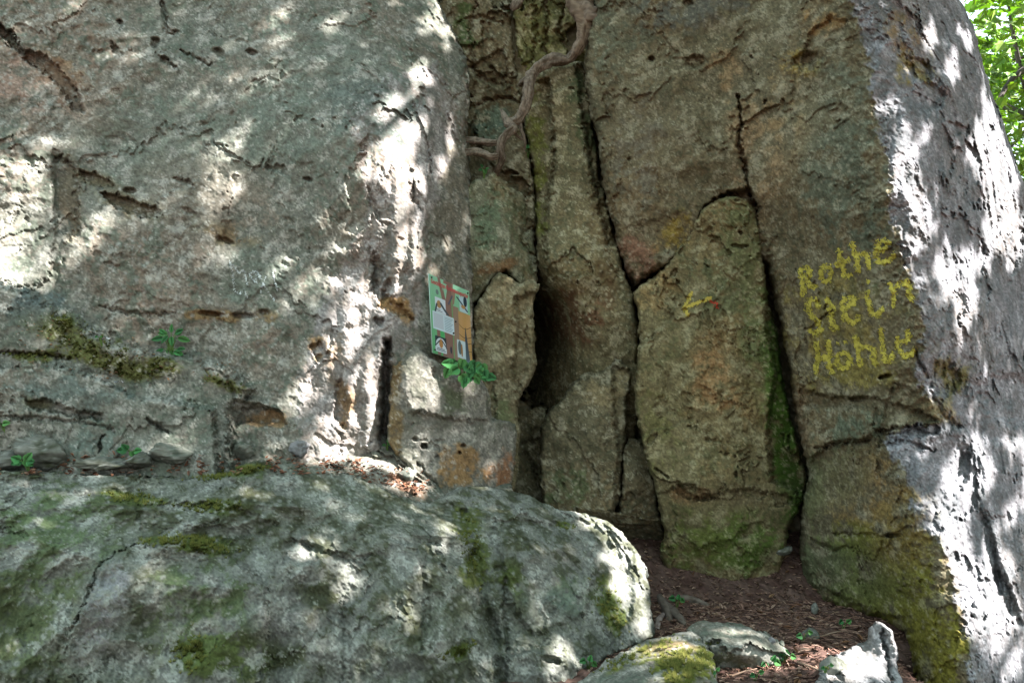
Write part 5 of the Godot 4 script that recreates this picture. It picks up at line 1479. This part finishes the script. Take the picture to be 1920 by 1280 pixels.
func make_litter() -> void:
	var r := RandomNumberGenerator.new()
	r.seed = 77
	var leaf := leaf_mesh("oval")
	var m: StandardMaterial3D = mats.vc
	var T := []
	var C := []
	for i in 13000:
		var x := r.randf_range(0.35, 2.4)
		var z := r.randf_range(-5.5, -2.7)
		var y := ground_y(x, z)
		var s := r.randf_range(0.013, 0.038) * (1.0 if r.randf() > 0.06 else 1.7)
		var b := leaf_basis(Vector3(r.randf_range(-1, 1), r.randf_range(-0.25, 0.25), r.randf_range(-1, 1)), Vector3(r.randf_range(-0.5, 0.5), 1, r.randf_range(-0.5, 0.5)), s)
		b.x *= r.randf_range(0.5, 1.1)
		T.append(Transform3D(b, Vector3(x, y + r.randf_range(0.001, 0.012), z)))
		C.append(Color(0.26, 0.16, 0.115).lerp(Color(0.11, 0.06, 0.042), r.randf()).lerp(Color(0.48, 0.34, 0.24), maxf(0.0, r.randf() * 1.6 - 0.8)))
	# shelf between boulder and wall, moss shelf of the wall
	for i in 1500:
		var px := r.randf_range(-40, 800)
		var py := r.randf_range(856, 892) + maxf(0.0, px - 640) * 0.22
		if n_patch.get_noise_2d(px * 0.004, 3.0) < -0.05 and px < 650: continue
		var p := seen_at(px, py)
		if p == Vector3.INF or p.distance_to(EYE) > 4.9: continue
		T.append(Transform3D(leaf_basis(Vector3(r.randf_range(-1, 1), r.randf_range(-0.3, 0.3), r.randf_range(-1, 1)), Vector3(r.randf_range(-0.5, 0.5), 1, r.randf_range(0, 0.8)), r.randf_range(0.012, 0.034)), p + Vector3(0, 0.008, 0.004)))
		C.append(Color(0.24, 0.11, 0.06).lerp(Color(0.09, 0.045, 0.028), r.randf()).lerp(Color(0.40, 0.25, 0.17), maxf(0.0, r.randf() * 1.6 - 1.0)))
	for i in 400:
		var px := r.randf_range(20, 470)
		var py := r.randf_range(590, 720)
		if absf(py - (625 + px * 0.22)) > 45: continue
		var p := seen_at(px, py)
		if p == Vector3.INF: continue
		T.append(Transform3D(leaf_basis(Vector3(r.randf_range(-1, 1), r.randf_range(-0.3, 0.3), r.randf_range(-1, 1)), Vector3(r.randf_range(-0.5, 0.5), 1, r.randf_range(0.2, 1.0)), r.randf_range(0.008, 0.02)), p + Vector3(0, 0.006, 0.006)))
		C.append(Color(0.26, 0.15, 0.07).lerp(Color(0.12, 0.07, 0.04), r.randf()))
	flakes("leaf_litter", "brown dead leaf fragments covering the ground and rock shelves", T, leaf, m, C)
	T = []
	C = []
	for i in 260:
		var x := r.randf_range(0.4, 2.3)
		var z := r.randf_range(-5.3, -2.7)
		var b := leaf_basis(Vector3(r.randf_range(-1, 1), r.randf_range(-0.3, 0.3), r.randf_range(-1, 1)), Vector3(r.randf_range(-0.7, 0.7), 1, r.randf_range(-0.7, 0.7)), r.randf_range(0.035, 0.065))
		b.x *= r.randf_range(0.5, 0.9)
		T.append(Transform3D(b, Vector3(x, ground_y(x, z) + r.randf_range(0.006, 0.02), z)))
		C.append(Color(0.24, 0.13, 0.065).lerp(Color(0.12, 0.062, 0.035), r.randf()).lerp(Color(0.42, 0.33, 0.22), maxf(0.0, r.randf() * 1.5 - 0.9)))
	flakes("fallen_leaves", "curled brown fallen leaves lying loose on the litter", T, leaf_mesh("toothed"), m, C)
	# needles and thin twigs
	T = []
	C = []
	var tw := CylinderMesh.new()
	tw.top_radius = 0.5
	tw.bottom_radius = 0.5
	tw.height = 1.0
	tw.radial_segments = 5
	tw.rings = 1
	for i in 2600:
		var x := r.randf_range(0.45, 2.3)
		var z := r.randf_range(-4.9, -2.7)
		var an := r.randf() * TAU
		var l := r.randf_range(0.02, 0.075)
		var w := r.randf_range(0.0012, 0.0028)
		var dir := Vector3(cos(an), r.randf_range(-0.15, 0.2), sin(an)).normalized()
		var sx := dir.cross(Vector3.UP).normalized()
		T.append(Transform3D(Basis(sx * w, dir * l, sx.cross(dir) * w), Vector3(x, ground_y(x, z) + r.randf_range(0.004, 0.018), z)))
		C.append(Color(0.17, 0.09, 0.06).lerp(Color(0.30, 0.19, 0.14), r.randf()))
	flakes("twig_litter", "thin reddish brown needles and twig bits over the ground", T, tw, m, C)
	# single pieces one can point at
	var big := [[1455, 1108, 0.075, Color(0.33, 0.28, 0.19), "curled pale dead leaf at the mouth of the narrow gap"], [1382, 1116, 0.06, Color(0.32, 0.13, 0.05), "rust brown dead leaf at the tall slab's foot"], [1484, 1114, 0.07, Color(0.22, 0.13, 0.06), "brown dead leaf under the great pillar's edge"]]
	for b in big:
		var p := on_ground(b[0], b[1])
		var o := part(self, "dead_leaf", leaf_mesh("maple"), plain(b[3], 0.9))
		(o.material_override as StandardMaterial3D).cull_mode = BaseMaterial3D.CULL_DISABLED
		o.transform = Transform3D(leaf_basis(Vector3(0.8, 0.25, 0.3), Vector3(0.1, 0.9, 0.5), b[2]), p + Vector3(0, 0.012, 0))
		tag(o, b[4], "leaf", "large dead leaves")
	var twigs := [[1534, 1200, 1578, 1190, "straight pale twig lying before the great pillar's foot"], [1445, 1205, 1480, 1256, "thin twig beside the angular stone"], [1496, 1246, 1560, 1278, "forked looking twig in the sunny litter"], [1372, 1272, 1420, 1262, "short twig below the angular stone"]]
	for w in twigs:
		var a := on_ground(w[0], w[1]) + Vector3(0, 0.012, 0)
		var b := on_ground(w[2], w[3]) + Vector3(0, 0.02, 0)
		var o := part(self, "twig", tube(PackedVector3Array([a, a.lerp(b, 0.5) + Vector3(0.004, 0.006, 0.006), b]), PackedFloat32Array([0.005, 0.004, 0.002]), 7, Color(0.22, 0.15, 0.10), Color(0.34, 0.25, 0.18), 0.15, 6), mats.bark)
		tag(o, w[4], "twig", "twigs on the ground")
	# scraps of litter left by people on the moss shelf
	var scraps := [[192, 637, Color(0.55, 0.10, 0.05), "red and white paper scrap on the moss shelf", 0.05], [223, 718, Color(0.50, 0.58, 0.72), "crumpled pale blue foil scrap below the moss", 0.03]]
	for w in scraps:
		var p := seen_at(w[0], w[1])
		var o := thing("paper_scrap", p, w[3], "scrap")
		for h in 2:
			var st := SurfaceTool.new()
			st.begin(Mesh.PRIMITIVE_TRIANGLES)
			for j in 3:
				for i in 5:
					var u: float = (i / 4.0 - 0.5) * w[4] + (h - 0.5) * w[4] * 0.8
					st.add_vertex(Vector3(u, 0.008 + 0.006 * sin(i * 2.0 + j + h * 3.0), (j - 1) * 0.007 + 0.004 * sin(i * 1.3)))
			for j in 2:
				for i in 4:
					var k := j * 5 + i
					for q in [k, k + 1, k + 6, k, k + 6, k + 5]: st.add_index(q)
			st.generate_normals()
			var mt := plain(w[2] if h == 0 else Color(0.62, 0.60, 0.58), 0.6)
			mt.cull_mode = BaseMaterial3D.CULL_DISABLED
			part(o, "flap", st.commit(), mt)

func make_moss() -> void:
	var r := RandomNumberGenerator.new()
	r.seed = 99
	# a tuft: six small blades
	var st := SurfaceTool.new()
	st.begin(Mesh.PRIMITIVE_TRIANGLES)
	for k in 6:
		var a := TAU * k / 6.0 + 0.3
		var o := Vector3(cos(a), 0, sin(a))
		var s := Vector3(-sin(a), 0, cos(a))
		for q in [s * 0.16, o * 0.75 + Vector3(0, 0.75 + 0.2 * (k % 2), 0), s * -0.16]:
			st.set_color(Color.WHITE)
			st.add_vertex(q)
	st.generate_normals()
	var tuft := st.commit()
	var T := []
	var C := []
	# where the photograph shows cushions of moss: px, py, radii, turn, count
	var where := [[170, 650, 110, 22, 0.35, 500], [80, 666, 80, 8, 0.0, 200], [222, 690, 40, 14, 0.2, 450], [120, 608, 28, 20, 0.3, 250], [300, 690, 30, 18, 0.2, 200], [250, 935, 60, 9, 0.1, 350], [390, 950, 50, 12, 0.0, 300], [370, 1022, 55, 14, 0.1, 700], [300, 1015, 30, 8, 0.0, 200], [440, 886, 60, 8, -0.15, 500], [850, 1225, 34, 10, -0.4, 250], [1060, 985, 16, 6, 0.2, 120], [1140, 1140, 22, 50, -0.4, 350], [1285, 1250, 48, 34, -0.3, 1600], [1200, 1226, 60, 10, -0.4, 450], [1562, 1250, 14, 10, 0.0, 120], [420, 718, 44, 8, 0.4, 160], [355, 1225, 30, 36, 0.0, 350], [885, 1030, 16, 70, -0.15, 350]]
	for w in where:
		for i in w[5]:
			var q := Vector2(r.randfn(0.0, 0.5), r.randfn(0.0, 0.5))
			var p2 := Vector2(w[0], w[1]) + Vector2(q.x * w[2] * cos(w[4]) - q.y * w[3] * sin(w[4]), q.x * w[2] * sin(w[4]) + q.y * w[3] * cos(w[4]))
			if n_patch.get_noise_2d(p2.x * 0.006, p2.y * 0.006) + n_fine.get_noise_2d(p2.x * 0.004, p2.y * 0.004) * 0.6 < -0.08: continue
			var p := seen_at(p2.x, p2.y)
			if p == Vector3.INF: continue
			var s := r.randf_range(0.008, 0.018)
			var b := Basis(Vector3.UP, r.randf() * TAU) * Basis.from_scale(Vector3(s, s * r.randf_range(0.7, 1.2), s))
			b = Basis(Vector3.RIGHT, 0.5) * b
			T.append(Transform3D(b, p + Vector3(0, 0, 0.0)))
			C.append(Color(0.07, 0.085, 0.018).lerp(Color(0.13, 0.125, 0.03), r.randf()).lerp(Color(0.035, 0.055, 0.01), maxf(0.0, r.randf() * 1.5 - 0.8)))
	flakes("moss", "cushions of yellow green moss on the rocks", T, tuft, mats.vc, C)

# ------------------------------------------------------------------ trees
func sun_uv(p: Vector3) -> Vector2:
	return Vector2(p.dot(sun_u), p.dot(sun_v))

func leaf_crown(t: Node3D, list: Array, r: RandomNumberGenerator, mesh: Mesh) -> void:
	var mm := MultiMesh.new()
	mm.transform_format = MultiMesh.TRANSFORM_3D
	mm.use_colors = true
	mm.mesh = mesh
	mm.instance_count = list.size()
	for i in list.size():
		mm.set_instance_transform(i, list[i])
		var g := r.randf_range(0.7, 1.25)
		mm.set_instance_color(i, Color(g * r.randf_range(0.85, 1.2), g, g * 0.9))
	var o := MultiMeshInstance3D.new()
	o.name = "crown"
	o.multimesh = mm
	o.material_override = mats.leaf
	t.add_child(o)
	tag(o, "", "", "", "stuff")

func tree(base: Vector3, top: Vector3, radius: float, label: String, leaves: Array, ends: Array, r: RandomNumberGenerator, mesh: Mesh) -> void:
	var t := thing("broadleaf_tree", base, label, "tree", "trees around the cliff")
	var h := top - base
	var b0 := Color(0.055, 0.048, 0.04)
	var b1 := Color(0.12, 0.105, 0.085)
	var trunk := part(t, "trunk", tube(PackedVector3Array([Vector3(0, -0.4, 0), h * 0.3 + Vector3(0.15, 0, 0.1), h * 0.65 + Vector3(-0.1, 0, 0.1), h]), PackedFloat32Array([radius * 1.4, radius, radius * 0.75, radius * 0.35]), 14, b0, b1, 0.12, 6), mats.bark)
	for e in ends:
		var from: Vector3 = h * r.randf_range(0.45, 0.9)
		var to: Vector3 = e - base
		part(trunk, "limb", tube(PackedVector3Array([from, from.lerp(to, 0.5) + Vector3(r.randf_range(-0.2, 0.2), 0.25, r.randf_range(-0.2, 0.2)), to]), PackedFloat32Array([radius * 0.4, radius * 0.22, 0.012]), 8, b0, b1, 0.1, 5), mats.bark)
	for i in leaves.size():
		var x: Transform3D = leaves[i]
		x.origin -= base
		leaves[i] = x
	leaf_crown(t, leaves, r, mesh)

func random_leaf(p: Vector3, r: RandomNumberGenerator, size: float, face: Vector3) -> Transform3D:
	return Transform3D(leaf_basis(Vector3(r.randf_range(-1, 1), r.randf_range(-1.0, 0.3), r.randf_range(-1, 1)), face + Vector3(r.randf_range(-0.7, 0.7), r.randf_range(-0.5, 0.5), r.randf_range(-0.7, 0.7)), size), p)

# gaps in the foliage, listed by the sun flecks they let fall: px, py, radii px
func flecks() -> Array:
	return [
		[40, 330, 62, 90], [45, 440, 60, 70], [75, 500, 48, 30], [5, 480, 30, 60], [120, 262, 40, 12], [170, 420, 36, 40],
		[330, 130, 22, 30], [352, 180, 34, 38], [405, 280, 22, 36], [425, 340, 26, 42], [440, 375, 26, 18], [520, 50, 24, 34], [610, 65, 9, 18], [525, 130, 14, 22], [556, 132, 12, 8], [210, 88, 18, 16], [380, 430, 14, 30], [420, 470, 22, 12],
		[560, 425, 22, 28], [625, 500, 20, 26], [165, 555, 20, 14],
		[790, 140, 25, 30], [745, 190, 26, 22], [750, 240, 42, 36], [735, 295, 44, 34], [700, 330, 16, 24], [665, 250, 10, 26], [825, 325, 13, 28], [841, 250, 5, 20], [690, 370, 16, 30], [720, 430, 34, 50], [760, 470, 34, 90], [772, 400, 16, 60], [786, 560, 14, 44], [730, 520, 18, 34],
		[620, 590, 32, 44], [660, 610, 36, 70], [685, 700, 36, 90], [636, 770, 34, 50], [700, 790, 22, 50], [592, 640, 22, 50], [560, 720, 20, 26], [610, 835, 60, 20], [690, 850, 60, 22], [540, 830, 40, 14], [760, 900, 40, 22], [790, 895, 28, 24], [640, 540, 20, 30],
		[700, 560, 26, 60], [712, 650, 24, 70], [742, 380, 26, 60], [655, 690, 36, 80], [770, 320, 20, 50],
		[760, 690, 20, 32], [770, 750, 20, 26], [780, 810, 14, 40], [796, 860, 16, 26], [800, 700, 10, 20], [250, 785, 12, 34], [218, 690, 24, 10], [120, 606, 12, 12], [320, 840, 40, 8], [490, 770, 26, 8], [470, 790, 14, 8], [815, 15, 18, 22], [832, 55, 12, 10], [725, 5, 12, 8], [795, 45, 10, 9], [455, 0, 14, 12],
		[640, 1065, 46, 32], [565, 1032, 16, 18], [675, 1085, 24, 14], [590, 1080, 20, 12], [185, 925, 30, 10], [205, 950, 16, 8], [835, 990, 20, 20], [1130, 985, 32, 14], [1168, 1022, 26, 30], [1192, 1085, 26, 46], [1204, 1155, 18, 36], [1150, 1080, 16, 26], [1035, 1240, 22, 10],
		[1250, 1090, 18, 10], [1540, 1206, 60, 24], [1600, 1240, 60, 40], [1645, 1200, 30, 44], [1470, 1240, 36, 18], [1360, 1186, 40, 8], [1250, 1222, 60, 18], [1210, 1240, 40, 14], [1330, 1240, 12, 16], [1420, 1200, 20, 6], [1500, 1270, 50, 14],
		[1622, 40, 14, 40], [1642, 130, 14, 60], [1672, 210, 22, 60], [1700, 270, 26, 26], [1612, 150, 10, 30], [1744, 70, 12, 34], [1782, 120, 16, 30], [1812, 70, 12, 30], [1845, 165, 16, 60], [1700, 350, 46, 40], [1725, 420, 36, 36], [1690, 405, 26, 24], [1800, 500, 46, 50], [1815, 570, 20, 56], [1862, 260, 24, 80], [1885, 340, 30, 90], [1895, 430, 26, 80], [1745, 515, 26, 16], [1850, 370, 14, 50],
		[1812, 850, 20, 50], [1790, 900, 36, 56], [1782, 1000, 30, 60], [1800, 1100, 26, 60], [1850, 1110, 30, 90], [1892, 1200, 40, 80], [1912, 830, 18, 40], [1900, 950, 20, 44], [1742, 836, 14, 16], [1838, 1230, 26, 60], [1760, 940, 14, 24], [1850, 900, 16, 40], [1735, 990, 12, 14]]

func make_trees() -> void:
	var r := RandomNumberGenerator.new()
	r.seed = 2024
	var mesh := leaf_mesh("maple")
	# --- the tree between the sun and the cliff: its crown shades the rock but for the gaps
	var gaps := []
	for f in flecks():
		var p := seen_at(f[0], f[1])
		if p == Vector3.INF: continue
		var c := sun_uv(p)
		var s := p.distance_to(EYE) / FOCAL
		var ux := sun_uv(seen_or(f[0] + f[2] * 0.7, f[1], p) - p)
		var uy := sun_uv(seen_or(f[0], f[1] + f[3] * 0.7, p) - p)
		if ux.length() > f[2] * s * 3.0 or ux.length() < 0.01: ux = sun_uv(Vector3(f[2] * 0.7 * s, 0, 0))
		if uy.length() > f[3] * s * 3.0 or uy.length() < 0.01: uy = sun_uv(Vector3(0, -f[3] * 0.7 * s, 0))
		var det := ux.cross(uy)
		if absf(det) < 1e-6: continue
		gaps.append([c, ux / 0.7, uy / 0.7, det / 0.49, ux.length() + uy.length() + 0.25])
	# extent of what the camera sees, across the sun's rays
	var lo := Vector2.INF
	var hi := -Vector2.INF
	for py in range(-40, 1300, 120):
		for px in range(-40, 1960, 160):
			var p := seen_at(px, py)
			if p == Vector3.INF: continue
			lo = lo.min(sun_uv(p))
			hi = hi.max(sun_uv(p))
	lo -= Vector2(0.7, 0.7)
	hi += Vector2(0.7, 0.7)
	var cells := {}
	for i in gaps.size():
		var g: Array = gaps[i]
		for a in range(int((g[0].x - g[4] - lo.x) * 2.0), int((g[0].x + g[4] - lo.x) * 2.0) + 1):
			for b in range(int((g[0].y - g[4] - lo.y) * 2.0), int((g[0].y + g[4] - lo.y) * 2.0) + 1):
				var key := Vector2i(a, b)
				if not cells.has(key): cells[key] = []
				cells[key].append(i)
	# leafy spots: the board and the right of its block lie in shade
	var shade := PackedVector2Array()
	for py in range(505, 680, 12):
		for px in range(808, 890, 10): shade.append(sun_uv(at(px, py, 4.36 + (px - 804) * 0.004)))
	for py in range(700, 915, 14):
		for px in range(846 if py < 830 else 836, 965, 14): shade.append(sun_uv(seen_or(px, py, at(px, py, 4.5))))
	var area := (hi.x - lo.x) * (hi.y - lo.y)
	var L := []
	var centre := Vector3.ZERO
	var want := int(area * 900.0)
	for i in want:
		var q := Vector2(r.randf_range(lo.x, hi.x), r.randf_range(lo.y, hi.y))
		var t := r.randf_range(6.8, 9.4)
		var size := r.randf_range(0.09, 0.13)
		var open := false
		for gi in cells.get(Vector2i(int((q.x - lo.x) * 2.0), int((q.y - lo.y) * 2.0)), []):
			var g: Array = gaps[gi]
			var d: Vector2 = q - g[0]
			var a: float = d.cross(g[2]) / g[3]
			var b: float = g[1].cross(d) / g[3]
			var m: float = sqrt(a * a + b * b)
			var rad: float = minf(g[1].length(), g[2].length())
			if m < 0.92 + 0.024 / rad:
				open = true
				break
		if open:
			for h in shade:
				if q.distance_squared_to(h) < 0.0036:
					open = false
					break
		if open: continue
		var p := sun_u * q.x + sun_v * q.y + to_sun * t
		L.append(random_leaf(p, r, size, to_sun))
		centre += p
	centre /= L.size()
	var ends := []
	for i in 10:
		var x: Transform3D = L[r.randi() % L.size()]
		ends.append(x.origin)
	print("canopy leaves ", L.size(), " centre ", centre, " ", lo, hi)
	var base := Vector3(centre.x + 1.2, ground_y(centre.x + 1.2, centre.z + 6.0), centre.z + 6.0)
	tree(base, centre + Vector3(0.8, 1.2, 4.0), 0.24, "large broadleaf tree overhanging the cliff and throwing dappled shade on it", L, ends, r, mesh)
	# --- sunlit foliage beyond the pillar's edge
	var beyond := [[Vector3(7.6, 5.2, -10.0), 3.6, "sunlit bright green tree behind the great pillar's edge", 9000], [Vector3(11.5, 7.0, -15.0), 4.6, "taller tree farther back behind the sunlit green tree", 8000], [Vector3(9.6, 2.6, -11.5), 2.6, "low leafy tree under the taller trees behind the pillar", 4500]]
	beyond.append_array([[Vector3(-6.5, 6.5, 5.0), 4.2, "unseen leafy tree facing the broad left wall, added to green the shade", 5000], [Vector3(0.5, 8.0, 8.5), 4.6, "unseen tall leafy tree facing the chimney, added to green the shade", 5000], [Vector3(7.5, 6.0, 6.5), 4.0, "unseen leafy tree facing the great pillar, added to green the shade", 4500]])  # unseen trees behind the camera, added to green and dim the ambient light
	for f in beyond:
		L = []
		ends = []
		var c: Vector3 = f[0]
		var clumps := []
		for i in 46:
			var d: Vector3 = Vector3(r.randfn(0, 1), r.randfn(0, 1), r.randfn(0, 1)).normalized() * pow(r.randf(), 0.4) * f[1]
			clumps.append(c + d * Vector3(1, 0.85, 1))
		for i in f[3]:
			var k: Vector3 = clumps[r.randi() % clumps.size()]
			var p: Vector3 = k + Vector3(r.randfn(0, 0.42), r.randfn(0, 0.26), r.randfn(0, 0.42)) * (f[1] / 3.6)
			L.append(random_leaf(p, r, r.randf_range(0.10, 0.17), Vector3(0.3, 0.9, 0.3)))
		for i in 12: ends.append(clumps[i])
		var foot := Vector3(c.x + 0.4, ground_y(c.x + 0.4, c.z), c.z)
		tree(foot, c + Vector3(0, f[1] * 0.5, 0), 0.17, f[2], L, ends, r, mesh)

func seen_or(px: float, py: float, other: Vector3) -> Vector3:
	var p := seen_at(px, py)
	return other if p == Vector3.INF else p
